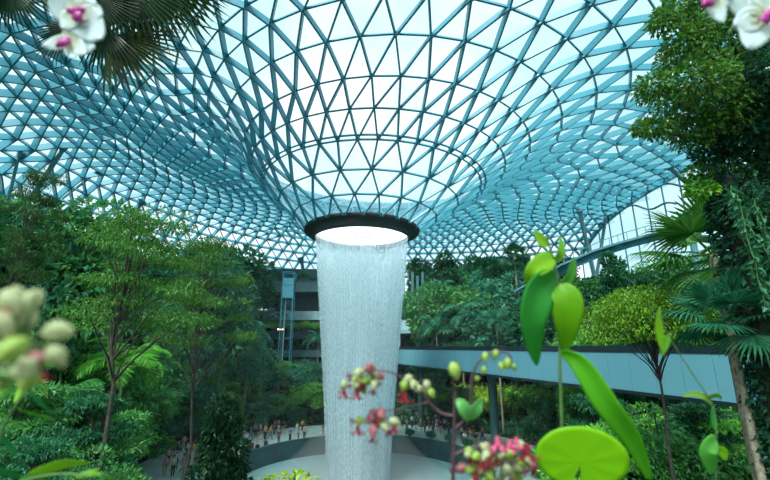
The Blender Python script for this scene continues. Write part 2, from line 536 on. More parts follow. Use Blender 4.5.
def proto_big(key, H, nb, ll, lw):
    """plant of large paddle leaves rising from the ground on their own stalks"""
    st, lf = MB(), MB()
    for i in range(nb):
        a = i * 2.4 + rng.random() * 0.4
        tilt = 0.25 + 0.75 * (i / nb)
        d = np.array([math.cos(a) * math.sin(tilt), math.sin(a) * math.sin(tilt), math.cos(tilt)])
        L = H * (0.55 + 0.15 * rng.random())
        p = curve_pts((0, 0, -0.2), d * L, 0, 5); tube(st, p, np.linspace(0.014, 0.006, 5) * H, 5, False)
        base = d * L
        dd = nrm(d + np.array([d[0], d[1], -0.2]) * 0.6)
        n = 7; t = np.linspace(0, 1, n)
        w = lw * H * np.sin(PI * (0.06 + 0.94 * t) ** 0.8) * 0.5 + 0.002
        s = nrm(np.cross(dd, [0, 0, 1])); u = np.cross(s, dd)
        c = base + np.outer(t * ll * H, dd) - np.outer(0.35 * t ** 2 * ll * H, [0, 0, 1])
        V = np.concatenate([c + s * w[:, None] + u * w[:, None] * 0.3, c, c - s * w[:, None] + u * w[:, None] * 0.3])
        q = []
        for k in range(n - 1):
            q += [(k, k + 1, n + k + 1, n + k), (n + k, n + k + 1, 2 * n + k + 1, 2 * n + k)]
        lf.add(V, q)
    PROTO[key] = [('stem', st.mesh(key + '_stems', M['stem_green'], True), False), ('foliage', lf.mesh(key + '_foliage', M['leaf'], True), True), H]

def proto_bamboo(key, H, n):
    st, lf = MB(), MB()
    for i in range(n):
        a = rng.random() * 2 * PI; q = 0.10 * H * math.sqrt(rng.random())
        lean = 0.25 + 0.35 * rng.random()
        e = np.array([math.cos(a) * lean * H, math.sin(a) * lean * H, H * (0.65 + 0.35 * rng.random())])
        p = curve_pts((math.cos(a) * q, math.sin(a) * q, -0.2), e, 0.22 * H, 7)
        tube(st, p, np.linspace(0.008, 0.002, 7) * H, 4, False)
        m = 46; t = 0.3 + 0.7 * rng.random(m)
        P = np.stack([np.interp(t, np.linspace(0, 1, 7), p[:, k]) for k in range(3)], 1)
        l = 0.11 * H * (0.6 + 0.8 * rng.random(m))
        leaf_set(lf, P, rand_dir(m) * 0.8 + np.array([math.cos(a), math.sin(a), -0.3]) * 0.7, rand_dir(m) * 0.5 + [0, 0, 1], l, l * 0.2)
    PROTO[key] = [('stem', st.mesh(key + '_stems', M['stem_green'], True), False), ('foliage', lf.mesh(key + '_foliage', M['leaf']), True), H]

proto_tree('layered', 9, 'layered', 9000, 0.24, 0.13, wid=0.42, base=0.38, clumps=34)
proto_tree('layered_b', 9, 'layered', 8000, 0.26, 0.12, wid=0.36, base=0.22, clumps=30)
proto_tree('round', 8, 'round', 8000, 0.26, 0.16, wid=0.34, base=0.20, clumps=30)
proto_tree('round_b', 8, 'round', 6500, 0.34, 0.15, wid=0.42, base=0.12, clumps=26)
proto_tree('slim', 9, 'slim', 6500, 0.28, 0.12, wid=0.22, base=0.10, clumps=26)
proto_tree('slim_b', 10, 'slim', 6500, 0.30, 0.11, wid=0.16, base=0.14, clumps=26, bark='bark_pale', droop=0.7)
proto_tree('fine', 9.3, 'layered', 15000, 0.12, 0.10, wid=0.25, base=0.80, clumps=30, asp=0.6)
proto_tree('tiered', 13, 'tiers', 11000, 0.13, 0.13, wid=0.29, base=0.66, clumps=30, asp=0.45)
proto_tree('conic', 7, 'slim', 7000, 0.26, 0.10, wid=0.34, base=0.04, clumps=34, asp=0.55)
proto_tree('bushy', 5, 'round', 8000, 0.16, 0.08, wid=0.36, base=0.02, clumps=24)
proto_tree('bushy_b', 5, 'tiers', 9000, 0.17, 0.08, wid=0.42, base=0.08, clumps=36, asp=0.38)
proto_shrub('shrub', 2.5, 3200, 0.24)
proto_shrub('shrub_b', 2.2, 2600, 0.30, 0.35, droop=0.5)
proto_big('paddle', 3.0, 16, 0.42, 0.17)
proto_bamboo('bamboo', 3.2, 60)
FEATHER = [frond_feather(3.0, 34, 0.020, 0.30, 1.2, 'feather_frond_a'), frond_feather(2.8, 30, 0.022, 0.28, 1.5, 'feather_frond_b')]
FAN = [frond_fan(1.0, 30, 0.8, 4.3, 'fan_frond_a'), frond_fan(1.05, 28, 0.9, 3.9, 'fan_frond_b', 0.55)]
def trunk_mesh(name, h, r, mat):
    mb = MB(); tube(mb, curve_pts((0, 0, -0.6), (0.02 * h, 0.01 * h, h), 0, 10, 0.012), np.linspace(r * 1.2, r * 0.8, 10), 9)
    return mb.mesh(name, M[mat], True)
PALM_TRUNK = trunk_mesh('palm_trunk', 6.0, 0.11, 'bark_pale')

CNAME = {'dark': (0.024, 0.118, 0.050), 'deep': (0.038, 0.195, 0.085), 'blue': (0.055, 0.280, 0.165), 'mid': (0.085, 0.320, 0.080),
         'bright': (0.180, 0.490, 0.080), 'lime': (0.400, 0.640, 0.060)}
CWORD = {'dark': 'very dark green', 'deep': 'deep green', 'blue': 'blue-green', 'mid': 'mid-green', 'bright': 'bright green', 'lime': 'yellow-green'}
KWORD = {'layered': ('layered_tree', 'tiered spreading tree', 'tree'), 'layered_b': ('layered_tree', 'tiered spreading tree', 'tree'),
         'round': ('broadleaf_tree', 'round-crowned tree', 'tree'), 'round_b': ('broadleaf_tree', 'round-crowned tree', 'tree'),
         'slim': ('slender_tree', 'slender tall tree', 'tree'), 'slim_b': ('slender_tree', 'slender tall tree', 'tree'),
         'bushy': ('dense_bush', 'dense tall bush', 'bush'), 'bushy_b': ('dense_bush', 'dense tall bush', 'bush'), 'fine': ('small_leaved_tree', 'small-leaved flat-topped tree', 'tree'), 'tiered': ('layered_tree', 'tiered spreading tree', 'tree'), 'conic': ('conical_tree', 'cone-shaped leafy tree', 'tree'),
         'shrub': ('shrub', 'bushy shrub', 'shrub'), 'shrub_b': ('shrub', 'bushy shrub', 'shrub'),
         'paddle': ('paddle_leaf_plant', 'large-leaved plant', 'plant'), 'bamboo': ('feathery_bamboo', 'feathery bamboo clump', 'bamboo'),
         'feather': ('feather_palm', 'feather palm', 'palm'), 'fan': ('fan_palm', 'fan palm', 'palm')}
PLANTS = []      # (object, kind word, colour, zone, px)

for _k, _p in PROTO.items():
    _c = np.zeros(len(_p[1][1].vertices) * 3, np.float32); _p[1][1].vertices.foreach_get('co', _c)
    _p[-1] = float(np.percentile(_c.reshape(-1, 3)[:, 2], 99.3))

def plant(kind, px, top, depth, col, zone, wscale=1.0, label=None, zbase=None, tint=None, free=False):
    """a plant rooted in the ground along the view column px, as tall as its tip needs"""
    p = at(px, top, depth)
    while ring_r(p[0], p[1]) > ROUT - 4 and depth > 20:
        depth -= 1; p = at(px, top, depth)
    while zbase is None and not free and np.hypot(p[0], p[1]) < 22.6:
        depth += -1 if depth < 32 else 1; p = at(px, top, depth)
    zb = float(terr(p[0], p[1])) if zbase is None else zbase
    h = max(p[2] - zb, 0.6)
    if kind in ('shrub', 'shrub_b', 'paddle') and zbase is None and h > 1.15 * PROTO[kind][-1]: kind = 'bushy' if kind == 'shrub' else 'bushy_b'
    nm, words, cat = KWORD[kind]
    root = empty(nm, (p[0], p[1], zb))
    c = np.array(CNAME[col]) * (0.85 + 0.3 * rng.random()) if tint is None else np.array(tint)
    if kind == 'bamboo': c = c * [1.5, 1.25, 1.2]
    rot = rng.random() * 2 * PI
    if kind in ('feather', 'fan'):
        fr = FEATHER if kind == 'feather' else FAN
        size = wscale
        cz = h - (1.1 if kind == 'feather' else 0.7) * size
        tk = link('trunk', PALM_TRUNK, root); tk.scale = (size * 0.9, size * 0.9, max(cz, 0.3) / 6.0)
        n = 13 if kind == 'feather' else 15
        for i in range(n):
            o = link('frond', fr[i % 2], root, (0.02 * cz, 0.01 * cz, cz), c * (0.85 + 0.3 * rng.random()))
            lift = 0.75 - 1.25 * i / n if kind == 'feather' else 1.15 - 1.9 * i / n
            o.rotation_euler = (rng.normal() * 0.2, -lift, rot + i * 2.4)
            o.scale = (size,) * 3
    else:
        parts = PROTO[kind]; H = parts[-1]
        s = h / H
        w = wscale * (0.45 * s + 0.55 * min(s, 1.6))
        for (pn, me, isleaf) in parts[:-1]:
            o = link(pn, me, root, (0, 0, 0), c if isleaf else None)
            o.scale = (w, w, s)
            o.rotation_euler = (0, 0, rot)
    root['category'] = cat
    if label: root['label'] = label
    else: PLANTS.append((root, words, col, zone, px))
    return root

ORD = ['nearest to', 'second from', 'third from', 'fourth from', 'fifth from', 'sixth from', 'seventh from', 'eighth from', 'ninth from', 'tenth from',
       'eleventh from', 'twelfth from', 'thirteenth from', 'fourteenth from', 'fifteenth from', 'sixteenth from']
def label_plants():
    groups = {}
    for q in PLANTS: groups.setdefault((q[1], q[2], q[3]), []).append(q)
    for (w, c, z), L in groups.items():
        L.sort(key=lambda q: abs(q[4] - 362))
        for i, q in enumerate(L):
            q[0]['label'] = f'{CWORD[c]} {w} {z}' + ('' if len(L) == 1 else f', {ORD[i]} waterfall')
            if len(L) > 1: q[0]['group'] = f"{CWORD[c]} {w}{'es' if w.endswith('sh') else 's'} {z}"


# ------------------------------------------------------------------ the glass dome
def dome_r(r): return float(np.interp(r / D, RU, HU)) * D + EYE
def dome_z(x, y): return dome_r(ring_r(x, y))

def build_dome():
    rows = []
    for i, r in enumerate(RING):
        n = NN[i]
        off = (0.5 if i == 1 else 0.0) if i < 3 else (0.5 if i % 2 == 0 else 0.0)
        a = (np.arange(n) + off) * 2 * PI / n - PI / 2
        rows.append(np.stack([r * np.cos(a) + ring_dx(r), r * np.sin(a), np.full(n, dome_r(r))], 1))
    edges, tris, ringe = [], [], []
    for i, A in enumerate(rows):
        n = len(A)
        for j in range(n): ringe.append((A[j], A[(j + 1) % n]))
        if i + 1 == len(rows): break
        B = rows[i + 1]
        if len(B) == n:
            for j in range(n):
                dd = np.linalg.norm(B - A[j], axis=1); k = np.argsort(dd)[:2]
                edges.append((A[j], B[k[0]])); edges.append((A[j], B[k[1]]))
                tris.append((A[j], B[k[0]], B[k[1]]))
                k2 = np.argsort(np.linalg.norm(B - (A[j] + A[(j + 1) % n]) / 2, axis=1))[0]
                tris.append((A[j], A[(j + 1) % n], B[k2]))
        elif n > 30:                     # hoops with different counts are zipped together
            m = len(B); i0 = j0 = 0
            b0 = int(np.argmin(np.linalg.norm(B - A[0], axis=1)))
            edges.append((A[0], B[b0]))
            while i0 < n or j0 < m:
                pa, pb = A[i0 % n], B[(b0 + j0) % m]
                na_, nb_ = A[(i0 + 1) % n], B[(b0 + j0 + 1) % m]
                if i0 < n and (j0 >= m or np.linalg.norm(na_ - pb) < np.linalg.norm(nb_ - pa)):
                    tris.append((pa, na_, pb)); i0 += 1; edges.append((na_, pb))
                else:
                    tris.append((pa, nb_, pb)); j0 += 1; edges.append((pa, nb_))
        else:
            for j in range(n):
                for q in (-1, 0, 1): edges.append((A[j], B[(2 * j + q) % NF]))
                tris.append((A[j], B[(2 * j - 1) % NF], B[2 * j])); tris.append((A[j], B[2 * j], B[(2 * j + 1) % NF]))
                tris.append((A[j], A[(j + 1) % n], B[(2 * j + 1) % NF]))
    def nor(p):
        e = 0.5
        return nrm([-(dome_z(p[0] + e, p[1]) - dome_z(p[0] - e, p[1])) / (2 * e), -(dome_z(p[0], p[1] + e) - dome_z(p[0], p[1] - e)) / (2 * e), 1.0])
    def cut(a, b):
        if a[0] > XCUT and b[0] > XCUT: return None
        if a[0] > XCUT: a, b = b, a
        if b[0] > XCUT: b = a + (b - a) * (XCUT - a[0]) / (b[0] - a[0])
        return a, b
    lat, rng_, gl = MB(), MB(), MB()
    def beam(mb, a, b, w, d):
        e = cut(a, b)
        if e is None: return
        a, b = e
        n = nor((a + b) / 2); t = nrm(b - a); s = nrm(np.cross(t, n)); n = np.cross(s, t)
        box(mb, (a + b) / 2 - n * (d / 2 + 0.03), (b - a) / 2, s * w / 2, n * d / 2)
    for a, b in edges: beam(lat, a, b, 0.15, float(np.interp(ring_r(a[0], a[1]), [0.14 * D, 0.36 * D, 0.8 * D], [0.22, 0.55, 0.85])))
    for a, b in ringe: beam(rng_, a, b, 0.13, 0.1 if ring_r(a[0], a[1]) < 6.5 else float(np.interp(ring_r(a[0], a[1]), [0.42 * D, 0.75 * D], [0.26, 0.75])))
    r2 = RING[3] + 0.38                          # the doubled hoop
    a = np.arange(97) * 2 * PI / 96
    P = np.stack([r2 * np.cos(a) + ring_dx(r2), r2 * np.sin(a), np.full(97, dome_r(r2) - 0.1)], 1)
    for j in range(96): beam(rng_, P[j], P[j + 1], 0.13, 0.24)
    V, Q = [], []
    for t in tris:
        if max(p[0] for p in t) > XCUT + 2.5: continue
        Q.append((len(V), len(V) + 1, len(V) + 2)); V += [p + np.array([0, 0, 0.03]) for p in t]
    gl.add(V, Q)
    root = lat.build('ceiling', M['steel'])
    struct(root, 'vaulted glass roof on a white-blue triangular steel lattice')
    struct(rng_.build('hoop_beams', M['steel'], root)); struct(gl.build('glazing', M['roof_glass'], root))
    # the edge girder where the roof stops on the far right, and the glass wall under it
    eg = MB(); ys = np.linspace(-34, 36, 36)
    for y0, y1 in zip(ys[:-1], ys[1:]):
        bar(eg, (XCUT, y0, dome_z(XCUT, y0) - 0.3), (XCUT, y1, dome_z(XCUT, y1) - 0.3), 0.5, 0.9)
    struct(eg.build('roof_edge_beam', M['steel'], root))
build_dome()

def build_facades():
    fr, gl = MB(), MB()
    rf = ROUT - 0.15
    angs = np.radians(np.arange(28, 262, 3.0))
    ox = ring_dx(rf)
    pts = [(rf * math.cos(a) + ox, rf * math.sin(a)) for a in angs if rf * math.cos(a) + ox < XCUT]
    zt = dome_r(rf) - 0.3
    for (x, y) in pts: bar(fr, (x, y, float(terr(x, y)) - 1), (x, y, zt), 0.16, 0.3, (x, y, 0.01))
    for p, q in zip(pts[:-1], pts[1:]):
        for z in np.arange(12, zt, 2.6): bar(fr, (*p, z), (*q, z), 0.1, 0.1)
        gl.add([(*p, 0), (*q, 0), (*q, zt), (*p, zt)], [(0, 1, 2, 3)])
    o = struct(fr.build('wall_back', M['steel'])); struct(gl.build('glazing', M['pane'], o))
    fr, gl = MB(), MB()
    ys = np.arange(-34, 37, 3.5)
    for y in ys:
        zt = dome_z(XCUT, y) - 0.5
        bar(fr, (XCUT, y, 9), (XCUT, y, zt), 0.12, 0.2, (1, 0, 0))
    for y0, y1 in zip(ys[:-1], ys[1:]):
        a, b = dome_z(XCUT, y0) - 0.5, dome_z(XCUT, y1) - 0.5
        gl.add([(XCUT, y0, 0), (XCUT, y1, 0), (XCUT, y1, b), (XCUT, y0, a)], [(0, 1, 2, 3)])
        for z in (16.0, 22.5): bar(fr, (XCUT, y0, z), (XCUT, y1, z), 0.08, 0.1)
    for y0 in (20, 12, 4, -4, -12):                    # wavy ribs that run down across the panes
        u = np.linspace(0, 1, 30); yy = y0 - 11 * u
        zz = dome_z(XCUT, y0) - 0.9 - 3.4 * u + 0.45 * np.sin(u * 9)
        tube(fr, np.stack([0 * u + XCUT - 0.3, yy, zz], 1), 0.16, 6)
    o = struct(fr.build('wall_right', M['steel'])); struct(gl.build('glazing', M['pane'], o))
build_facades()

# ------------------------------------------------------------------ ground, plaza, pool
def build_ground():
    mb = MB()
    rr = np.concatenate([np.linspace(12.9, 22, 6), np.linspace(23.5, 75, 42)]); na = 160
    a = np.arange(na) * 2 * PI / na
    X = np.outer(rr, np.cos(a)); Y = np.outer(rr, np.sin(a)); Z = terr(X, Y) - 0.06
    i, j = np.meshgrid(np.arange(len(rr) - 1), np.arange(na), indexing='ij')
    q = np.stack([i * na + j, (i + 1) * na + j, (i + 1) * na + (j + 1) % na, i * na + (j + 1) % na], -1).reshape(-1, 4)
    mb.add(np.stack([X, Y, Z], -1), q)
    struct(mb.build('ground', M['soil'], smooth=True))
    mb = MB(); lathe(mb, [(12.9, 1.70), (21.9, 1.72)], 160)
    struct(mb.build('floor', M['paving']))
    mb = MB(); lathe(mb, [(12.55, -0.6), (12.55, 2.05), (12.95, 2.05), (12.95, 1.4)], 160)
    struct(mb.build('wall_pool', M['darkwall'], smooth=False))
    mb = MB(); a = np.arange(160) * 2 * PI / 160
    mb.add(np.concatenate([[[0, 0, 0]], np.stack([12.6 * np.cos(a), 12.6 * np.sin(a), 0 * a], 1)]), [(0, 1 + j, 1 + (j + 1) % 160) for j in range(160)])
    struct(mb.build('water_pool', M['pool']), 'pale foaming pool water at the foot of the waterfall')
    # low planting that hides the soil
    n = 42000
    P = []
    r = np.sqrt(rng.random(n) * (56 ** 2 - 22.5 ** 2) + 22.5 ** 2); th = rng.random(n) * 2 * PI
    x, y = r * np.cos(th), r * np.sin(th)
    d = np.hypot(x, y + D)
    keep = (d > 5) & (x < 45.5) & (y > -40) & (np.hypot(x - 0, y) > 22.5)
    x, y, d = x[keep], y[keep], d[keep]
    P = np.stack([x, y, terr(x, y) + rng.random(len(x)) * 0.5], 1)
    mb = MB()
    for k in range(3):
        l = np.clip(0.012 * d, 0.16, 0.6) * (0.7 + 0.9 * rng.random(len(x)))
        leaf_set(mb, P + 0.3 * rng.normal(size=P.shape) * [1, 1, 0.5], rand_dir(len(x)) + [0, 0, 0.5], rand_dir(len(x)) + [0, 0, 0.8], l, l * 0.45)
    o = mb.build('groundcover_foliage', M['leaf'])
    o.color = (*CNAME['deep'], 1)
    tag(o, 'low dark green planting covering the slopes round the plaza', 'plants', kind='stuff')
build_ground()

# ------------------------------------------------------------------ oculus ring and waterfall
def build_waterfall():
    root = empty('oculus_ring', (0, 0, 24.75))
    tag(root, 'dark round ring at the throat of the glass funnel, water pouring from it', 'ring')
    mb = MB(); lathe(mb, [(5.22, 0.12), (5.30, -0.05), (6.10, 0.46), (6.45, 0.64), (6.58, 0.98), (6.4, 1.16), (5.3, 0.7), (5.22, 0.12)], 128)
    mb.build('ring_beam', M['rim'], root, True)
    mb = MB(); lathe(mb, [(0.01, 0.75), (5.4, 0.68)], 96); mb.build('oculus_diffuser', M['milk'], root)  # added translucent disc, scatters sky light so the oculus looks evenly white
    mb = MB(); a = np.linspace(0, 2 * PI, 49)
    tube(mb, np.stack([0.95 * np.cos(a), 0.95 * np.sin(a), 0 * a + 0.55], 1), 0.06, 6, False)
    mb.build('centre_hoop', M['column'], root)
    for k in range(3):
        a = k * 2 * PI / 3 + 0.5
        mb = MB(); tube(mb, [(0.95 * math.cos(a), 0.95 * math.sin(a), 0.55), (5.45 * math.cos(a), 5.45 * math.sin(a), 0.68)], 0.012, 5)
        mb.build('stay_cable', M['column'], root)
    ZT = 24.78
    wr = lambda z: 3.05 + 2.18 * np.clip(z / ZT, 0, 1) ** 1.15
    root = empty('waterfall', (0, 0, 0))
    tag(root, 'tall round curtain of falling water from the roof ring to the pool', 'waterfall')
    for k, (dr, lo, hi) in enumerate(((0.0, 0.14, 0.95), (-0.22, 0.08, 0.80), (-0.55, 0.04, 0.7))):
        mb = MB(); z = np.linspace(ZT, 0.05, 40)
        lathe(mb, np.stack([wr(z) + dr * np.clip((ZT - z) / 4, 0, 1), z], 1), 120)
        me = mb.mesh('water_sheet', water_sheet('water_sheet_%d' % k, k, lo, hi), True)
        uvl = me.uv_layers.new(name='UVMap')
        vi = np.zeros(len(me.loops), np.int32); me.loops.foreach_get('vertex_index', vi)
        co = np.zeros(len(me.vertices) * 3, np.float32); me.vertices.foreach_get('co', co); co = co.reshape(-1, 3)[vi]
        u = np.arctan2(co[:, 1], co[:, 0]) / (2 * PI) + 0.5
        u = u.reshape(-1, 4); u[(u.max(1) - u.min(1)) > 0.5] += (u[(u.max(1) - u.min(1)) > 0.5] < 0.5)
        uvl.data.foreach_set('uv', np.stack([u.ravel(), (ZT - co[:, 2]) / ZT], 1).astype(np.float32).ravel())
        link('water_sheet', me, root)
    # falling drops, drawn out by their own fall
    n = 26000
    z = ZT - 0.4 - (ZT - 0.6) * rng.random(n) ** 0.85
    fall = (ZT - z) / ZT
    th = rng.random(n) * 2 * PI
    r = wr(z) - np.abs(rng.normal(size=n)) * (0.04 + 0.22 * fall) + 0.05
    L = (0.05 + 0.16 * rng.random(n)) * (0.6 + 0.8 * fall); w = 0.007 + 0.012 * rng.random(n)
    c = np.stack([r * np.cos(th), r * np.sin(th), z], 1)
    o = np.array([[0, 0, 1], [1, 0, 0], [0, 1, 0], [-1, 0, 0], [0, -1, 0], [0, 0, -1]], float)
    sc = np.stack([w, w, L], 1)
    V = (c[:, None, :] + o[None] * sc[:, None, :]).reshape(-1, 3)
    V[:, 2] = np.maximum(V[:, 2], 0.02)
    f = np.array([(0, 1, 2), (0, 2, 3), (0, 3, 4), (0, 4, 1), (5, 2, 1), (5, 3, 2), (5, 4, 3), (5, 1, 4)])
    mb = MB(); mb.add(V, (np.arange(n)[:, None, None] * 6 + f[None]).reshape(-1, 3))
    d = mb.build('falling_drops', M['drops'], root); d['kind'] = 'stuff'
build_waterfall()

# ------------------------------------------------------------------ viaduct
def build_viaduct():
    near, far = np.array([18.6, -26.7]), np.array([6.4, 22.7])
    t = nrm(near - far); nv = np.array([-t[1], t[0]])        # nv points towards the back (right) side
    if nv[0] < 0: nv = -nv
    a = far - t * 20.0; L = np.linalg.norm(near - far) + 20.0 + 7.0
    zb, zt = 10.38, 12.62
    root = empty('viaduct', (a[0], a[1], zb))
    tag(root, 'long straight viaduct with pale blue panelled sides and a dark top rail', 'bridge')
    P = lambda s, o, z: np.array([t[0] * s + nv[0] * o, t[1] * s + nv[1] * o, z - zb])
    mb = MB(); bar(mb, P(0, 1.8, zb + 0.25), P(L, 1.8, zb + 0.25), 3.2, 0.5); mb.build('deck', M['slab'], root)
    n = int(L / 1.65); st = L / n
    mb = MB(); bar(mb, P(0.012, 0, (zb + zt) / 2), P(st - 0.012, 0, (zb + zt) / 2), 0.12, zt - zb)
    me = mb.mesh('side_panel', M['panel'])
    for k in range(n):
        o = link('side_panel', me, root, tuple(P(st * k, 0, zb)))
    mb = MB(); bar(mb, P(0, 3.5, (zb + zt) / 2), P(L, 3.5, (zb + zt) / 2), 0.12, zt - zb); mb.build('far_parapet', M['panel'], root)
    mb = MB(); bar(mb, P(0, 0.02, zt + 0.21), P(L, 0.02, zt + 0.21), 0.22, 0.42); mb.build('top_rail', M['darkrail'], root)
    mb = MB(); bar(mb, P(0, 0.02, zb - 0.10), P(L, 0.02, zb - 0.10), 0.3, 0.2); mb.build('bottom_edge', M['darkrail'], root)
    for s in (24, 44, 64):
        p = P(s, 1.8, 0); g = float(terr(a[0] + p[0], a[1] + p[1])) - 0.3
        mb = MB(); tube(mb, [(p[0], p[1], g - zb), (p[0], p[1], 0.05)], 0.45, 16); mb.build('pier', M['darkwall'], root, True)
build_viaduct()

# ------------------------------------------------------------------ columns, lift tower, terraces, footbridge
def dome_hit(px, py):
    d = ray(px, py)
    for k in np.arange(15, 110, 0.1):
        p = CAM + d * k
        if p[2] > dome_z(p[0], p[1]) - 0.35: return p, k
    return CAM + d * 90, 90

def column(tp, bp, wpx, label, dk=0.0):
    top, k = dome_hit(*tp)
    bot = at(*bp, k + dk)
    v = nrm(bot - top); s = 0
    while s < 60 and (top + v * s)[2] > terr(*(top + v * s)[:2]) - 0.5: s += 0.2
    end = top + v * s; r = wpx * k / F / 2
    root = empty('roof_column', end)
    tag(root, label, 'column', 'leaning steel columns under the glass roof')
    mb = MB(); tube(mb, [top - end, (0, 0, 0)], [r * 0.85, r], 12); mb.build('shaft', M['column'], root, True)
    mb = MB(); tube(mb, [top - end + v * 0.2 * -1, top - end + v * 0.7], [r * 1.5, r * 1.1], 12); mb.build('head_joint', M['column'], root, True)
column((65, 146), (30, 200), 5, 'thick leaning steel column rising behind the small tree at upper left')
column((20, 151), (5, 212), 3.4, 'thin dark leaning column nearest the left edge')
column((98, 171), (76, 188), 3, 'pale short strut reaching the roof between the small tree and the tiered tree')
column((141, 200), (122, 260), 4.5, 'blue-grey leaning column above the crown of the tall tiered tree')
column((301, 258), (307, 292), 4, 'slim column between the lift tower and the waterfall')
column((579, 210), (586, 240), 4.5, 'blue-grey column above the footbridge, nearer the waterfall of the two there')
column((606, 217), (602, 242), 3.5, 'pale column above the footbridge, beside the edge of the roof')
column((446, 250), (458, 272), 3.2, 'slanting strut among the trees just right of the waterfall')
column((668, 166), (690, 186), 5, 'short blue strut under the roof edge beside the big right tree')

def build_lift():
    dp = 72.0
    base = at(285, 352, dp); top = at(285, 269, dp)
    h = top[2] - base[2]; w = 1.0
    root = empty('lift_tower', base)
    tag(root, 'narrow glass lift tower in front of the terraces left of the waterfall', 'lift')
    mb = MB()
    for sx in (-1, 1):
        for sy in (-1, 1): bar(mb, (sx * w, sy * w, -4), (sx * w, sy * w, h), 0.16, 0.16, (1, 0, 0))
    for z in np.arange(0, h + 0.1, h / 6):
        for s in (-1, 1):
            bar(mb, (-w, s * w, z), (w, s * w, z), 0.12, 0.12); bar(mb, (s * w, -w, z), (s * w, w, z), 0.12, 0.12)
    mb.build('frame', M['steel'], root)
    mb = MB()
    for s in (-1, 1):
        mb.add([(-w, s * w, -3), (w, s * w, -3), (w, s * w, h), (-w, s * w, h)], [(0, 1, 2, 3)])
        mb.add([(s * w, -w, -3), (s * w, w, -3), (s * w, w, h), (s * w, -w, h)], [(0, 1, 2, 3)])
    mb.build('glass_shaft', M['pane'], root)
    mb = MB(); bar(mb, (0, 0, h * 0.66), (0, 0, h * 0.92), 2.0, 2.0, (1, 0, 0))
    mb.build('lift_car', M['panel'], root)
    mb = MB(); bar(mb, (-0.5, 0.3, -3), (-0.5, 0.3, h * 0.66), 0.2, 0.2, (1, 0, 0)); mb.build('guide_rail', M['white'], root)
build_lift()

def terrace(pa, pb, dp, y0, y1, label, mat, depth=7.0, wall_to=None, lamps=0, wallmat='slab'):
    """balcony slab between two view columns, its edge from height y0 (top) to y1 (bottom)"""
    a, b = at(pa, (y0 + y1) / 2, dp), at(pb, (y0 + y1) / 2, dp)
    zt = at((pa + pb) / 2, y0, dp)[2]; zb = at((pa + pb) / 2, y1, dp)[2]
    c = (a + b) / 2; root = empty('terrace_balcony', (c[0], c[1], zb))
    tag(root, label, 'balcony')
    ax = nrm((b - a) * [1, 1, 0]); ay = np.array([-ax[1], ax[0], 0]); hw = np.linalg.norm((b - a)[:2]) / 2
    mb = MB(); box(mb, ay * 0.15 + ZAX * (zt - zb) / 2, ax * hw, ay * 0.15, ZAX * (zt - zb) / 2); mb.build('parapet', M[mat], root)
    mb = MB(); box(mb, ay * (depth / 2 + .3) + ZAX * 0.2, ax * hw, ay * depth / 2, ZAX * 0.2); mb.build('floor_slab', M['slab'], root)
    if wall_to:
        zw = at((pa + pb) / 2, wall_to, dp + depth)[2] - zb
        mb = MB(); box(mb, ay * (depth + 0.2) + ZAX * zw / 2, ax * hw, ay * 0.15, ZAX * abs(zw) / 2); mb.build('back_wall', M[wallmat], root)
    for k in range(lamps):
        mb = MB(); p = ax * hw * (-0.7 + 1.5 * k / max(lamps - 1, 1)) + ay * (depth - 0.4) + ZAX * 2.1
        box(mb, p, ax * 0.7, ay * 0.08, ZAX * 0.14); mb.build('strip_lamp', M['lamp'], root)
terrace(256, 328, 79, 282, 292, 'dark blue upper balcony behind the glass lift tower', 'slab', wall_to=268)
terrace(256, 328, 78, 311, 320, 'pale concrete balcony across the middle of the lift tower', 'concrete', wall_to=292)
terrace(262, 326, 77, 331, 339, 'dark balcony with a planted edge below the pale concrete one', 'slab', wall_to=320, lamps=2)
terrace(262, 326, 76, 350, 357, 'lowest dark balcony, warm lamps above it, left of the waterfall', 'slab', wall_to=339, lamps=3)
terrace(398, 448, 80, 320, 330, 'blue-grey ledge just right of the waterfall above the dark opening', 'concrete', wall_to=300)

def build_portal():
    dp = 79.0; c = at(416, 350, dp)
    root = empty('tunnel_portal', (c[0], c[1], float(terr(c[0], c[1])) if False else at(416, 353, dp)[2]))
    tag(root, 'dark tunnel mouth with a pale frame above the far end of the viaduct', 'tunnel')
    w, h = 3.4, at(416, 333, dp)[2] - at(416, 353, dp)[2]
    mb = MB(); box(mb, (0, 0, h + 0.2), (w + 0.3, 0, 0), (0, 2, 0), (0, 0, 0.3))
    for s in (-1, 1): box(mb, (s * (w + 0.15), 0, h / 2), (0.25, 0, 0), (0, 2, 0), (0, 0, h / 2 + 0.3))
    mb.build('portal_frame', M['concrete'], root)
    mb = MB(); box(mb, (0, 2.2, h / 2), (w, 0, 0), (0, 0.1, 0), (0, 0, h / 2)); mb.build('recess_shade_panel', M['darkrail'], root)  # near-black panel stands in for the shade inside the opening
build_portal()

def build_fins():
    dp = 82.0
    root = empty('fin_screen', at(420, 302, dp))
    tag(root, 'upright blue-grey fins standing among the trees right of the waterfall top', 'screen')
    for k in range(4):
        p = at(412 + 5 * k, 302, dp) - np.array(root.location); q = at(412.5 + 5 * k, 272 + 4 * (k % 2), dp) - np.array(root.location)
        mb = MB(); bar(mb, p - ZAX * 3, q, 0.5, 0.25, (0, 1, 0)); mb.build('fin', M['column'], root)
build_fins()

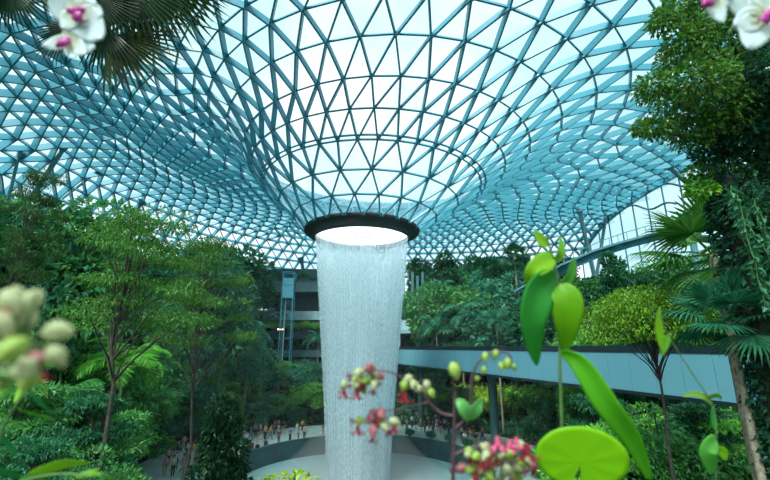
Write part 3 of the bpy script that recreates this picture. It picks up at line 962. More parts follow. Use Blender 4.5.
def build_footbridge():
    pts = [at(px, py, dp) for px, py, dp in ((520, 292, 60), (545, 278, 56), (570, 264.5, 52), (597, 253, 49), (622, 245, 46), (650, 237.5, 43.5), (690, 228, 40), (740, 219, 37))]
    base = np.array([pts[3][0], pts[3][1], pts[3][2]])
    root = empty('footbridge', base)
    tag(root, 'steel-blue raised footbridge curving in front of the bright glass on the right', 'bridge')
    P = np.array(pts) - base
    dk = MB(); sd = MB(); rl = MB()
    for a, b in zip(P[:-1], P[1:]):
        bar(dk, a, b, 2.4, 0.25); bar(sd, a - ZAX * 0.25 - FH * 1.2, b - ZAX * 0.25 - FH * 1.2, 0.2, 0.75)
        bar(rl, a + ZAX * 1.2 - FH * 1.2, b + ZAX * 1.2 - FH * 1.2, 0.07, 0.07)
    dk.build('deck', M['column'], root); sd.build('side_beam', M['steel'], root); rl.build('handrail', M['column'], root)
    for a, b in zip(P[:-1], P[1:]):
        for f in (0, 0.33, 0.66):
            q = a + (b - a) * f - FH * 1.2; mb = MB(); bar(mb, q, q + ZAX * 1.2, 0.05, 0.05, (1, 0, 0)); mb.build('post', M['column'], root)
    for k in (1, 6):
        w = P[k] + base; g = float(terr(w[0], w[1]))
        mb = MB(); tube(mb, [P[k] - ZAX * 0.1, (P[k][0], P[k][1], g - base[2] - 0.5)], 0.3, 12); mb.build('pier', M['column'], root, True)
build_footbridge()

# ------------------------------------------------------------------ planting
def pick(seq, w=None):
    return seq[int(rng.choice(len(seq), p=None if w is None else np.array(w) / sum(w)))]

def zone(name, n, x0, x1, top, d0, d1, kinds, cols, sz=(0.9, 1.3), skip=None):
    """n plants side by side from view column x0 to x1; top(px) is the tip line, nearer rows stand lower"""
    for i in range(n):
        px = x0 + (x1 - x0) * (i + 0.15 + 0.7 * rng.random()) / n
        if skip and skip(px): continue
        k = pick(kinds); f = rng.random(); dp = d0(px) + d1 * f if callable(d0) else d0 + (d1 - d0) * f
        w = sz[0] + (sz[1] - sz[0]) * rng.random()
        if k == 'feather': w *= 1.15
        plant(k, px, top(px) + rng.normal() * 6, dp, pick(cols), name, w)

vdep = lambda px: 23.27 / ((px - 385) / 400 + 0.31)     # where the viaduct's near face crosses view column px
lin = lambda *pts: (lambda px: float(np.interp(px, [p[0] for p in pts], [p[1] for p in pts])))

# the far slope left of the waterfall
ZA = 'on the far slope left of the waterfall'
zone(ZA, 6, 180, 252, lin((180, 258), (252, 268)), 74, 80, ['round', 'round_b', 'slim'], ['blue', 'deep'], (1.0, 1.4))
zone('on the slope below the far terraces', 6, 200, 325, lin((200, 330), (262, 358), (325, 372)), 60, 68, ['round_b', 'feather', 'shrub_b', 'layered_b'], ['blue', 'bright', 'mid'], (1.2, 1.5), skip=lambda p: 292 < p < 310)
zone('in the planting behind the plaza crowd', 8, 190, 322, lin((190, 372), (250, 385), (298, 398), (322, 385)), 50, 60, ['round_b', 'slim', 'feather', 'shrub_b', 'layered_b'], ['blue', 'mid', 'bright'], (1.0, 1.4), skip=lambda p: 296 < p < 309)
for px, top, dp, col in ((243, 300, 62, 'bright'), (258, 322, 66, 'blue')):
    plant('slim_b', px, top, dp, col, 'beside the far terraces', 1.0)
plant('feather', 250, 330, 48, 'blue', 'in front of the far terraces', 1.5)
plant('feather', 318, 334, 70, 'blue', 'at the waterfall end of the terraces', 1.3)
for i, px in enumerate(range(268, 326, 9)):
    plant('shrub', px, 321 + (i % 2) * 2, 76.4, 'bright', 'in the planter along the dark balcony', 1.1, zbase=float(at(px, 331, 76.4)[2]))
for i, (px, top) in enumerate(((262, 268), (272, 274), (282, 272), (293, 276), (304, 271), (314, 276), (323, 272))):
    plant('bushy', px, top, 80.5, 'deep', 'on top of the upper balcony', 1.2, zbase=float(at(px, 283, 80.5)[2]))
# left forest, far to near
zone('in the back row of the left forest', 9, -30, 215, lin((-30, 215), (60, 250), (120, 262), (215, 262)), 46, 58, ['round', 'layered_b', 'slim', 'round_b'], ['deep', 'dark', 'blue', 'mid'], (1.0, 1.4))
zone('in the middle of the left forest', 8, -30, 165, lin((-30, 260), (100, 300), (235, 322)), 34, 42, ['round', 'layered_b', 'slim', 'round_b', 'feather', 'slim_b'], ['deep', 'mid', 'bright', 'mid'], (0.9, 1.3))
zone('on the lower left slope', 10, -20, 135, lin((-20, 330), (100, 350), (205, 372)), 25, 31, ['layered_b', 'bushy', 'feather', 'slim', 'bushy_b'], ['mid', 'deep', 'bright', 'bright'], (0.8, 1.1))
zone('at the foot of the left slope', 10, -10, 122, lin((-10, 372), (80, 400), (165, 425)), 15, 22, ['bushy', 'bushy_b', 'bushy_b', 'feather'], ['deep', 'mid', 'bright', 'mid'], (0.7, 1.0))
zone('in the undergrowth of the left corner', 6, 0, 104, lin((0, 425), (104, 452)), 11, 15, ['bushy_b', 'paddle', 'bushy'], ['deep', 'dark', 'mid'], (0.6, 0.9))
zone('in the planting behind the lower left crowd', 7, 140, 222, lin((140, 345), (222, 362)), 49, 54, ['round_b', 'slim', 'bushy', 'layered_b', 'feather'], ['mid', 'blue', 'bright', 'deep'], (0.8, 1.1))
zone('in the hedge behind the lower left crowd', 7, 150, 225, lin((150, 415), (225, 420)), 45, 47, ['bushy', 'bushy_b'], ['mid', 'deep', 'blue'], (0.9, 1.1))
plant('tiered', 149, 218, 14.5, 'mid', '', 0.9, 'tall tiered tree with a bare dark trunk rising from the left slope', tint=(0.085, 0.25, 0.04))
plant('tiered', 45, 174, 22, 'dark', '', 0.36, 'small dark treetop standing clear against the glass roof at upper left', tint=(0.05, 0.13, 0.03))
plant('round', 10, 205, 26, 'deep', '', 1.0, 'dense dark tree at the left edge below the thin leaning column')
plant('tiered', 205, 240, 19, 'mid', '', 0.62, 'olive tiered tree whose branch tips reach towards the waterfall', tint=(0.075, 0.21, 0.04))
plant('layered_b', 85, 212, 30, 'mid', '', 1.1, 'olive spreading tree between the small dark treetop and the tall tiered tree')
plant('conic', 226, 400, 24, 'dark', '', 0.8, 'dark cone-shaped leafy tree at the bottom, before the plaza crowd', tint=(0.02, 0.085, 0.035))
plant('slim_b', 203, 372, 33, 'mid', '', 0.9, 'slender pale-trunked tree just behind the dark cone-shaped tree')
plant('shrub', 301, 471, 21, 'lime', '', 1.5, 'bright yellow-green rounded shrub at the bottom before the pool', tint=(0.42, 0.60, 0.01))
# right of the waterfall, behind the viaduct
zone('on the far slope right of the waterfall', 8, 402, 560, lin((402, 262), (450, 262), (560, 258)), 84, 93, ['round', 'round_b', 'slim', 'layered_b'], ['deep', 'blue', 'dark'], (1.0, 1.4))
zone('in the middle rows behind the viaduct', 9, 428, 565, lin((428, 288), (480, 280), (565, 272)), 70, 80, ['round_b', 'layered_b', 'feather', 'slim', 'fan'], ['deep', 'blue', 'mid', 'dark'], (1.0, 1.4))
zone('just behind the far end of the viaduct', 9, 432, 580, lin((432, 318), (500, 312), (580, 305)), 62, 68, ['round_b', 'shrub_b', 'paddle', 'layered_b', 'feather'], ['deep', 'blue', 'mid'], (1.1, 1.5))
plant('feather', 460, 306, 58, 'blue', 'beside the viaduct rail', 1.5); plant('feather', 495, 312, 55, 'blue', 'beside the viaduct rail', 1.4)
plant('feather', 438, 285, 74, 'blue', '', 1.5, 'tall feather palm closest to the right of the water curtain')
plant('fan', 513, 250, 66, 'dark', '', 1.6, 'small dark fan palm on the skyline beneath the glass roof')
plant('conic', 444, 258, 80, 'dark', '', 1.3, 'very dark bushy tree by the slanting strut right of the waterfall')
zone('in the upper garden beyond the viaduct', 7, 545, 690, lin((545, 285), (620, 282), (690, 262)), 44, 52, ['round', 'round_b', 'layered_b', 'feather'], ['deep', 'dark', 'mid'], (1.0, 1.3))
zone('along the viaduct on the garden side', 9, 560, 775, lin((560, 312), (660, 300), (775, 285)), lambda px: vdep(px) + 6.5, 7, ['round_b', 'shrub', 'layered_b', 'shrub_b'], ['mid', 'deep', 'bright'], (0.9, 1.2))
plant('slim', 612, 256, 42, 'deep', '', 0.8, 'thin upright tree against the bright glass below the footbridge')
# below the viaduct
zone('in the row right under the viaduct', 9, 440, 700, lin((440, 395), (530, 405), (600, 408), (700, 415)), lambda px: vdep(px) - 7, 3.5, ['bushy', 'bushy_b'], ['mid', 'deep', 'bright'], (0.9, 1.2), skip=lambda p: p < 575)
zone('on the lower right slope', 11, 560, 790, lin((560, 440), (660, 425), (790, 412)), 13, 16, ['bushy_b', 'bushy', 'bushy_b', 'paddle'], ['deep', 'mid', 'bright', 'dark'], (0.7, 1.0))
for px, top, dp, col in ((440, 394, 64, 'bright'), (458, 388, 62, 'bright'), (476, 383, 60, 'lime'), (494, 386, 58, 'lime'), (512, 384, 57, 'bright'), (530, 388, 56, 'mid'), (548, 390, 55, 'bright')):
    plant('bamboo', px, top, dp, col, 'below the middle of the viaduct', 1.15)
for i, ang in enumerate((2, 14, 26, 38, 50, 62)):
    p = np.array([14.0 * math.cos(math.radians(ang)), 14.0 * math.sin(math.radians(ang)), 2.7]) - CAM; dpt = float(p @ FWD)
    plant('shrub_b', 385 + F * float(p @ RIGHT) / dpt, 240 - F * float(p @ UP) / dpt, dpt, 'blue', 'along the pool wall', 0.9, free=True)
plant('fine', 640, 290, 12.2, 'bright', '', 0.85, 'small flat-topped tree with forked trunk in front of the viaduct panels', tint=(0.17, 0.36, 0.03))
plant('fan', 704, 226, 11, 'mid', '', 1.15, 'large bright fan palm in front of the big dark tree', tint=(0.055, 0.20, 0.03))
plant('fan', 722, 296, 7.2, 'blue', '', 0.62, 'slim-trunked fan palm crossing the viaduct panels at right', tint=(0.025, 0.17, 0.08))
label_plants()

def big_tree():
    dp = 8.0
    g = at(815, 300, dp); zb = float(terr(g[0], g[1]))
    root = empty('broadleaf_tree', (g[0], g[1], zb)); org = np.array(root.location)
    tag(root, 'huge overhanging leafy tree filling the upper right side', 'tree')
    tr = MB(); tube(tr, np.array([(0, 0, -0.5), (0.05, 0, 3), (0.0, 0.1, 6), (0.1, 0, 9), (0, 0, 12)]), [0.3, 0.26, 0.22, 0.16, 0.08], 10); tr.build('trunk', M['bark'], root, True)
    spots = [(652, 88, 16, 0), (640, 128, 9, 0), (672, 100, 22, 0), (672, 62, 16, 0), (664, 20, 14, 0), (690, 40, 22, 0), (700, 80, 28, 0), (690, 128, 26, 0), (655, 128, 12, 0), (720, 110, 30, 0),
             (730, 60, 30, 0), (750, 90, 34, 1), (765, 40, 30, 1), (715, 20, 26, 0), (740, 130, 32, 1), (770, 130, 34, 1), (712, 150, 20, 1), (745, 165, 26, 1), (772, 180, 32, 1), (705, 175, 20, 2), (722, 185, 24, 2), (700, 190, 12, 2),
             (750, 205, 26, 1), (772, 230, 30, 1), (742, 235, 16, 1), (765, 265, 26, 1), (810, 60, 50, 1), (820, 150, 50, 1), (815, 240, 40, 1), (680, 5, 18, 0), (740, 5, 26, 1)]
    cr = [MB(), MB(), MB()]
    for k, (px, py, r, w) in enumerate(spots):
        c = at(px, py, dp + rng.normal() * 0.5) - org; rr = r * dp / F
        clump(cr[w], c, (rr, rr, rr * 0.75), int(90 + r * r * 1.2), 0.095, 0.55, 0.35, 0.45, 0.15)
        b = MB(); h0 = min(max(c[2] - 0.8, 1.5), 11); s = np.array([0, 0, h0])
        tube(b, curve_pts(s, c, 0.25, 6, 0.04), np.linspace(0.06, 0.012, 6), 6); b.build('bough', M['bark'], root, True)
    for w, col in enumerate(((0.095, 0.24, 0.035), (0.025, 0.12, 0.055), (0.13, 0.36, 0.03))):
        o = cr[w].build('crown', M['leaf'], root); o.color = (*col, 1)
big_tree()

def creeper():
    dp = 6.6
    g = at(778, 400, dp); zb = float(terr(g[0], g[1]))
    root = empty('creeper_covered_trunk', (g[0], g[1], zb)); org = np.array(root.location)
    tag(root, 'dark creeper-covered trunk at the right edge under the huge tree', 'tree')
    tr = MB(); top = at(778, 150, dp)[2] - zb
    tube(tr, [(0, 0, -0.4), (0, 0, top)], [0.24, 0.16], 10); tr.build('trunk', M['bark'], root, True)
    lf = MB()
    for z in np.linspace(0.2, top, 26):
        clump(lf, (0, 0, z), (0.42, 0.42, 0.3), 170, 0.12, 0.7, 0.7, 0.3, 0.5)
    o = lf.build('foliage', M['leaf'], root); o.color = (0.016, 0.085, 0.045, 1)
creeper()
def garlands():
    words = ('longest', 'second', 'third', 'fourth', 'shortest')
    spec = [(737, 235, 310), (746, 250, 318), (754, 240, 300), (731, 225, 285), (762, 255, 305)]
    where = ['nearest the fan palm crown but one', 'third from the fan palm crown and longest', 'fourth from the fan palm crown', 'nearest the fan palm crown', 'nearest the right edge']
    for k, (px, y0, y1) in enumerate(spec):
        dp = 6.0 + 0.1 * k
        a, b = at(px, y0 - 40, dp), at(px - 1, y1, dp)
        b[:2] = a[:2]
        root = empty('hanging_vine', a)
        tag(root, f'leafy vine strand hanging from the huge tree, {where[k]}', 'vine', 'hanging vine strands by the fan palm')
        mb = MB(); L = a[2] - b[2]; p = curve_pts((0, 0, 0), (0.03, 0.02, -L), 0, 9, 0.015); tube(mb, p, 0.006, 5); mb.build('stem', M['stem_green'], root, True)
        lf = MB(); n = 60; t = rng.random(n); P = np.stack([np.interp(t, np.linspace(0, 1, 9), p[:, q]) for q in range(3)], 1)
        leaf_set(lf, P, rand_dir(n) * [1, 1, 0.2] + [0, 0, -0.9], rand_dir(n) * 0.5 - FH, 0.10 + 0.05 * rng.random(n), 0.075)
        o = lf.build('foliage', M['leaf'], root); o.color = (0.03, 0.16, 0.07, 1)
garlands()


def build_pillar():
    dp = 72.0; p = at(303, 405, dp); zb = float(terr(p[0], p[1])); h = at(303, 362, dp)[2] - zb
    root = empty('entrance_pillar', (p[0], p[1], zb)); tag(root, 'red-brown pillar at the end of the path left of the waterfall', 'pillar')
    mb = MB(); bar(mb, (0, 0, -0.5), (0, 0, h), 1.5, 1.2, (1, 0, 0)); mb.build('shaft', M['redwall'], root)
    mb = MB(); bar(mb, (0, 0, h), (0, 0, h + 0.35), 1.9, 1.6, (1, 0, 0)); mb.build('cap', M['slab'], root)
build_pillar()

# ------------------------------------------------------------------ people on the plaza
def skin_mesh(name, V, E, R, mat, root_i=0, sub=1):
    me = bpy.data.meshes.new(name); me.from_pydata([tuple(v) for v in V], E, [])
    o = bpy.data.objects.new(name, me); COL.objects.link(o)
    md = o.modifiers.new('skin', 'SKIN'); md.use_smooth_shade = True
    for i, r in enumerate(R):
        sv = me.skin_vertices[0].data[i]; sv.radius = (r, r) if not isinstance(r, tuple) else r; sv.use_root = i == root_i
    if sub: o.modifiers.new('sub', 'SUBSURF').levels = sub
    dg = bpy.context.evaluated_depsgraph_get(); dg.update()
    out = bpy.data.meshes.new_from_object(o.evaluated_get(dg)); out.name = name
    out.materials.clear(); out.materials.append(mat)
    bpy.data.objects.remove(o); bpy.data.meshes.remove(me)
    return out

POSE = {}
def make_pose(key, arms, legs, lean=0.0, sit=0.0):
    """arms/legs: per side (elbow, wrist, fingertip) and (knee, ankle, toe) in metres; the person faces +y"""
    V, E, R = [], [], []
    def add(p, r, par=None):
        V.append(np.array(p, float) - [0, 0, sit]); R.append(r)
        if par is not None: E.append((par, len(V) - 1))
        return len(V) - 1
    pel = add((0, 0, .93), (.125, .095)); sp = add((0, lean * .3, 1.12), (.115, .085), pel); ch = add((0, lean * .7, 1.34), (.135, .095), sp)
    nk = add((0, lean, 1.47), .052, ch); h1 = add((0, lean + .015, 1.57), (.072, .085), nk); h2 = add((0, lean + .02, 1.66), (.078, .092), h1); add((0, lean + .01, 1.72), (.05, .06), h2)
    add((0, lean + .115, 1.585), .016, h1)           # nose
    for s, (el, wr, ft) in zip((-1, 1), arms):
        sh = add((s * .17, lean * .8, 1.40), .055, ch); e = add((s * el[0], el[1] + lean, el[2]), .042, sh); w = add((s * wr[0], wr[1] + lean, wr[2]), .030, e); add((s * ft[0], ft[1] + lean, ft[2]), .026, w)
    for s, (kn, an, to) in zip((-1, 1), legs):
        hp = add((s * .095, 0, .86), .085, pel); k = add((s * kn[0], kn[1], kn[2]), .058, hp); a = add((s * an[0], an[1], an[2]), .042, k); add((s * to[0], to[1], to[2]), .035, a)
    body = skin_mesh(key + '_body', V, E, R, M['skin'])
    V = np.array(V); up = 0.022
    sel = [0, 1, 2, 3, 8, 9, 12, 13]; mp = {o: i for i, o in enumerate(sel)}
    Rs = {0: (.135, .105), 1: (.13, .10), 2: (.15, .112), 3: .066, 8: .072, 9: .060, 12: .072, 13: .060}
    shirt = skin_mesh(key + '_top', V[sel], [(mp[a], mp[b]) for a, b in E if a in mp and b in mp], [Rs[i] for i in sel], M['cloth'])
    sel = [0, 16, 17, 18, 20, 21, 22]; mp = {o: i for i, o in enumerate(sel)}
    Rs = {0: (.14, .108), 16: .105, 17: .076, 18: .062, 20: .105, 21: .076, 22: .062}
    trou = skin_mesh(key + '_legs', V[sel], [(mp[a], mp[b]) for a, b in E if a in mp and b in mp], [Rs[i] for i in sel], M['cloth'])
    mb = MB(); c = V[5]; th = np.linspace(0, PI, 7); ph = np.arange(12) * PI / 6
    P = np.array([[math.sin(t) * math.cos(p) * .094, math.sin(t) * math.sin(p) * .108 - .02 - .03 * max(0, -math.cos(t)), math.cos(t) * .105 + .015] for t in th for p in ph])
    P[:, 1] = np.minimum(P[:, 1], np.where(P[:, 2] < 0.03, 0.03, 0.2))
    q = [(i * 12 + j, (i + 1) * 12 + j, (i + 1) * 12 + (j + 1) % 12, i * 12 + (j + 1) % 12) for i in range(6) for j in range(12)]
    mb.add(P + c, q); hair = mb.mesh(key + '_hair', M['cloth'], True)
    POSE[key] = (body, shirt, trou, hair)

REST = ((.23, -.02, 1.12), (.24, .06, .88), (.23, .10, .76))
STRAIGHT = ((.10, .02, .48), (.10, -.02, .08), (.11, .15, .035))
make_pose('stand', (REST, REST), (STRAIGHT, STRAIGHT))
make_pose('walk', (((.23, .10, 1.14), (.22, .28, .95), (.21, .36, .88)), ((.23, -.14, 1.14), (.23, -.20, .90), (.22, -.17, .78))),
          (((.10, -.06, .49), (.10, -.34, .16), (.11, -.24, .05)), ((.10, .20, .50), (.10, .26, .08), (.11, .42, .05))), 0.03)
make_pose('photo', (((.22, .18, 1.22), (.10, .34, 1.44), (.05, .40, 1.52)), ((.22, .18, 1.22), (.10, .34, 1.44), (.05, .40, 1.52))), (STRAIGHT, STRAIGHT))
make_pose('sit', (((.22, .06, 1.13), (.16, .30, .98), (.12, .38, .95)), ((.22, .06, 1.13), (.16, .30, .98), (.12, .38, .95))),
          (((.11, .42, .90), (.11, .44, .50), (.12, .60, .47)), ((.11, .42, .90), (.11, .44, .50), (.12, .60, .47))), 0.04, sit=0.43)
TOPS = {'white': (.75, .78, .78), 'black': (.015, .015, .018), 'grey': (.25, .27, .28), 'red': (.42, .03, .03), 'light blue': (.30, .50, .62), 'navy': (.02, .04, .12),
        'pink': (.62, .28, .32), 'beige': (.50, .42, .30), 'green': (.06, .24, .12), 'blue': (.05, .16, .42), 'yellow': (.60, .46, .08), 'maroon': (.16, .02, .04)}
LEGS = {'black': (.018, .018, .02), 'dark blue': (.04, .07, .14), 'khaki': (.35, .29, .18), 'grey': (.16, .17, .18), 'white': (.6, .62, .62)}
HAIRS = [(.012, .010, .010), (.03, .018, .012), (.012, .010, .010), (.10, .06, .03)]
SAY = {'stand': 'standing', 'walk': 'walking', 'photo': 'holding up a phone', 'sit': 'sitting'}
BUSY = []
def crowd(place, group, spots, z=1.72, face=None):
    k = 0
    tk, lk = list(TOPS), list(LEGS)
    for n, (px, py, pose) in enumerate(spots):
        p = on_z(px, py, z)
        if np.hypot(p[0], p[1]) < 13.4: p[:2] *= 13.4 / np.hypot(p[0], p[1])
        for q in BUSY:
            dd = p[:2] - q; l = np.linalg.norm(dd)
            if l < 0.62: p[:2] = q + (dd / max(l, 1e-3)) * 0.64
        BUSY.append(p[:2].copy())
        if np.hypot(p[0], p[1]) > 21.9: p[2] = float(terr(p[0], p[1])) - 0.06
        t, l = tk[(n * 5 + len(place)) % 12], lk[(n * 3 + n // 12) % 5]
        root = empty('person', p); body, shirt, trou, hair = POSE[pose]
        a = math.atan2(-p[1], -p[0]) - PI / 2 + rng.normal() * 0.7 if pose in ('photo', 'sit') else rng.random() * 2 * PI
        root.rotation_euler = (0, 0, a); sc = 0.95 + 0.12 * rng.random(); root.scale = (sc, sc, sc)
        link('body', body, root)
        for nm, me, c in (('top', shirt, TOPS[t]), ('trousers', trou, LEGS[l]), ('hair', hair, HAIRS[n % 4])): link(nm, me, root, (0, 0, 0), c)
        if pose == 'photo':
            mb = MB(); box(mb, (0, .42, 1.53), (.08, 0, 0), (0, .006, 0), (0, 0, .045)); ph = mb.build('phone', M['hair'], None); ph.parent = root
            ph.name = 'phone'
        tag(root, f'person in {t} top and {l} trousers {place}', 'person', group)
S_, W_, P_, T_ = 'stand', 'walk', 'photo', 'sit'
crowd('in the crowd at the lower left', 'crowd at the lower left of the plaza',
      [(167, 466, S_), (171, 458, W_), (175, 470, P_), (179, 462, S_), (182, 474, W_), (172, 477, S_), (186, 458, P_), (188, 468, S_), (191, 461, W_), (194, 456, S_), (195, 472, S_), (177, 452, W_), (164, 476, S_), (200, 465, P_), (185, 480, W_), (192, 483, S_), (171, 450, S_), (183, 451, S_)])
crowd('by the hedge behind the pool', 'people along the hedge behind the pool',
      [(246, 447, S_), (250, 440, W_), (255, 437, S_), (262, 449, P_), (260, 437, S_), (266, 436, S_), (270, 440, W_), (274, 435, S_), (278, 434, S_), (282, 434, W_), (267, 440, S_), (285.5, 446, S_), (243, 441, S_)])
crowd('on the path left of the waterfall', 'people on the path left of the waterfall',
      [(299, 445, S_), (304, 443, P_), (309, 442, S_), (297, 436, W_), (323, 438, S_), (302, 432, W_), (300, 418, W_), (305, 415, S_)])
crowd('behind the pool right of the waterfall', 'crowd behind the pool right of the waterfall',
      [(402, 427, S_), (407, 431, P_), (412, 428, S_), (416, 432, W_), (421, 430, S_), (425, 433, S_), (429, 429, P_), (433, 433, S_), (437, 431, W_), (441, 434, S_), (445, 431, S_), (410, 422, S_), (418, 423, W_), (427, 423, S_), (436, 425, S_), (449, 435, P_)])
crowd('under the middle of the viaduct', 'people under the middle of the viaduct', [(462, 440, S_), (465, 447, W_), (468, 437, S_), (471, 444, P_), (474, 438, S_), (467, 430, W_), (476, 448, S_), (483, 441, W_)])
crowd('in the crowd at the lower right', 'crowd at the lower right of the plaza',
      [(531, 462, S_), (535, 470, W_), (539, 458, P_), (542, 466, S_), (545, 475, S_), (548, 460, W_), (551, 469, P_), (554, 461, S_), (556, 476, S_), (534, 478, S_), (540, 480, W_), (558, 468, S_), (528, 472, S_), (546, 452, S_), (537, 452, W_)])

def suitcase(px, py, col, word):
    p = on_z(px, py, 1.72); root = empty('suitcase', p); tag(root, f'{word} upright suitcase beside the people by the hedge', 'suitcase')
    mb = MB(); box(mb, (0, 0, .36), (.22, 0, 0), (0, .13, 0), (0, 0, .30)); o = mb.build('shell', M['cloth'], root); o.color = (*col, 1)
    o.modifiers.new('bevel', 'BEVEL').width = 0.05
    mb = MB()
    for s in (-1, 1): bar(mb, (s * .1, -.1, .62), (s * .1, -.1, .98), .02, .02, (1, 0, 0))
    bar(mb, (-.1, -.1, .98), (.1, -.1, .98), .03, .03); mb.build('handle', M['darkrail'], root)
    for sx in (-1, 1):
        for sy in (-1, 1):
            mb = MB(); tube(mb, [(sx * .17 - .015, sy * .09, .035), (sx * .17 + .015, sy * .09, .035)], .035, 8); mb.build('wheel', M['darkrail'], root)
suitcase(257, 451, (.02, .02, .025), 'black'); suitcase(251.5, 449, (.12, .02, .03), 'dark red'); suitcase(265.5, 447, (.04, .08, .16), 'dark blue')

# ------------------------------------------------------------------ flowers and leaves close to the lens
CF = -FWD
def pcurve(pts, n):
    """smooth curve through pixel points (px, py, depth)"""
    W = np.array([at(*p) for p in pts]); m = len(W)
    t = np.linspace(0, m - 1, n); out = []
    for u in t:
        i = min(int(u), m - 2); f = u - i
        p0, p1, p2, p3 = W[max(i - 1, 0)], W[i], W[i + 1], W[min(i + 2, m - 1)]
        out.append(0.5 * ((2 * p1) + (-p0 + p2) * f + (2 * p0 - 5 * p1 + 4 * p2 - p3) * f ** 2 + (-p0 + 3 * p1 - 3 * p2 + p3) * f ** 3))
    return np.array(out)

def width_of(shape, t):
    if shape == 'ovate': return np.sin(PI * np.clip(t, 0, 1) ** 0.75) ** 0.85
    if shape == 'heart': return np.sqrt(np.clip(1 - (1 - np.minimum(t / 0.32, 1)) ** 2, 0, 1)) * np.where(t < 0.32, 1, np.cos(PI / 2 * np.clip((t - 0.32) / 0.68, 0, 1)) ** 0.8)
    return np.sin(PI * np.clip(t, 0, 1) ** 0.9) ** 0.7

def near_leaf(root, pts, wpx, shape, col, roll=0.25, fold=0.18, name='leaf'):
    org = np.array(root.location); n, m = 22, 9
    c = pcurve(pts, n); t = np.linspace(0, 1, n); dp = np.mean([p[2] for p in pts])
    w = wpx * dp / F / 2 * width_of(shape, t) + 0.0004
    T = nrm(np.gradient(c, axis=0)); V = []
    for i in range(n):
        nn = nrm(CF + roll * np.cross(T[i], CF)); s = nrm(np.cross(T[i], nn)); u = np.cross(s, T[i])
        a = np.linspace(-1, 1, m)
        ripple = 0.06 * np.abs(np.sin(t[i] * 26 + np.abs(a) * 5)) * np.abs(a) * (1 - np.abs(a))
        V.append(c[i] + np.outer(a * w[i], s) + np.outer(w[i] * (fold * np.abs(a) ** 1.3 + ripple), u))
    V = np.concatenate(V) - org
    q = [(i * m + j, (i + 1) * m + j, (i + 1) * m + j + 1, i * m + j + 1) for i in range(n - 1) for j in range(m - 1)]
    mb = MB(); mb.add(V, q); o = mb.build(name, M['nleaf'], root, True); o.color = (*col, 1)
    md = o.modifiers.new('thick', 'SOLIDIFY'); md.thickness = 0.0006
    return o

def round_leaf(root, px, py, dp, Rpx, notch, col):
    """broad heart-shaped blade held flat, its notch towards the angle given"""
    c0 = at(px, py, dp) - np.array(root.location); n, k = 8, 72; V = []
    for i in range(n + 1):
        for j in range(k):
            a = j * 2 * PI / k; da = (a - math.radians(notch) + PI) % (2 * PI) - PI
            rr = Rpx * dp / F * (1 + 0.12 * math.cos(da + PI)) * (1 - 0.93 * math.exp(-(da / 0.13) ** 2)) * i / n
            V.append(c0 + RIGHT * math.cos(a) * rr + UP * math.sin(a) * rr * 0.74 + CF * (0.18 * rr * math.cos(a) - 0.0012 * abs(math.sin(4.5 * da)) * i / n))
    q = [(i * k + j, i * k + (j + 1) % k, (i + 1) * k + (j + 1) % k, (i + 1) * k + j) for i in range(n) for j in range(k)]
    mb = MB(); mb.add(V, q); o = mb.build('leaf', M['nleaf'], root, True); o.color = (*col, 1)
    o.modifiers.new('thick', 'SOLIDIFY').thickness = 0.0006
    return o

def near_stem(root, pts, r0, r1, mat, name='stem', n=24):
    c = pcurve(pts, n) - np.array(root.location)
    mb = MB(); tube(mb, c, np.linspace(r0, r1, n), 7); return mb.build(name, mat, root, True)

def to_ground(px, py, dp):
    """view point below the frame where a stem at this column meets the ground"""
    p = at(px, py, dp); return np.array([p[0], p[1], float(terr(p[0], p[1])) - 0.05])

M['nleaf'] = tinted('near_leaf', 0.35, 0.5, 0.0, 0.4)
def rooted(name, px, py, dp, label, cat):
    g = to_ground(px, py, dp); root = empty(name, g); tag(root, label, cat); return root
def ground_stem(root, px, py, dp, r, mat, name='main_stem'):
    a = at(px, py, dp) - np.array(root.location); mb = MB(); tube(mb, curve_pts((0, 0, 0), a, 0, 8, 0.003), np.linspace(r * 1.4, r, 8), 8); return mb.build(name, mat, root, True)

LIME, LEAFG, DEEPG = (0.30, 0.60, 0.02), (0.06, 0.42, 0.07), (0.02, 0.26, 0.10)
def climber():
    d = 0.9
    r = rooted('leafy_climber', 562, 520, d, 'thin upright stem with large bright leaves close to the camera, right of centre', 'plant')
    ground_stem(r, 562, 520, d, 0.004, M['stem_green'])
    near_stem(r, [(562, 520, d), (562, 440, d), (560, 370, d), (559, 300, d), (554, 262, d), (546, 236, d)], 0.0042, 0.0022, M['stem_green'])
    near_leaf(r, [(554, 258, d), (545, 262, d - .01), (533, 272, d - .02), (527, 288, d)], 20, 'ovate', LIME, 0.3)
    near_leaf(r, [(556, 276, d), (540, 290, d - .02), (532, 325, d - .03), (537, 366, d)], 36, 'ovate', (0.05, 0.40, 0.05), -0.25)
    near_leaf(r, [(559, 284, d), (566, 300, d - .02), (567, 325, d - .02), (565, 352, d)], 30, 'ovate', (0.20, 0.50, 0.01), 0.2)
    near_leaf(r, [(548, 246, d), (541, 240, d), (534, 230, d)], 11, 'ovate', LIME, 0.2)
    near_leaf(r, [(554, 262, d), (561, 252, d), (560, 236, d + .02)], 10, 'ovate', (0.20, 0.50, 0.03), 0.3)
    near_leaf(r, [(559, 290, d + .02), (570, 276, d + .03), (574, 258, d + .04)], 12, 'lance', (0.10, 0.40, 0.04), 0.3)
    near_leaf(r, [(560, 352, d), (580, 364, d - .03), (607, 405, d - .06), (632, 440, d - .06), (651, 482, d - .05)], 23, 'lance', (0.14, 0.52, 0.02), 0.5)
    near_stem(r, [(562, 440, d), (571, 438, d - .03), (578, 443, d - .04)], 0.002, 0.0015, M['stem_green'], 'leaf_stalk', 8)
    round_leaf(r, 581, 462, d - .05, 43, -98, (0.30, 0.66, 0.01))
climber()
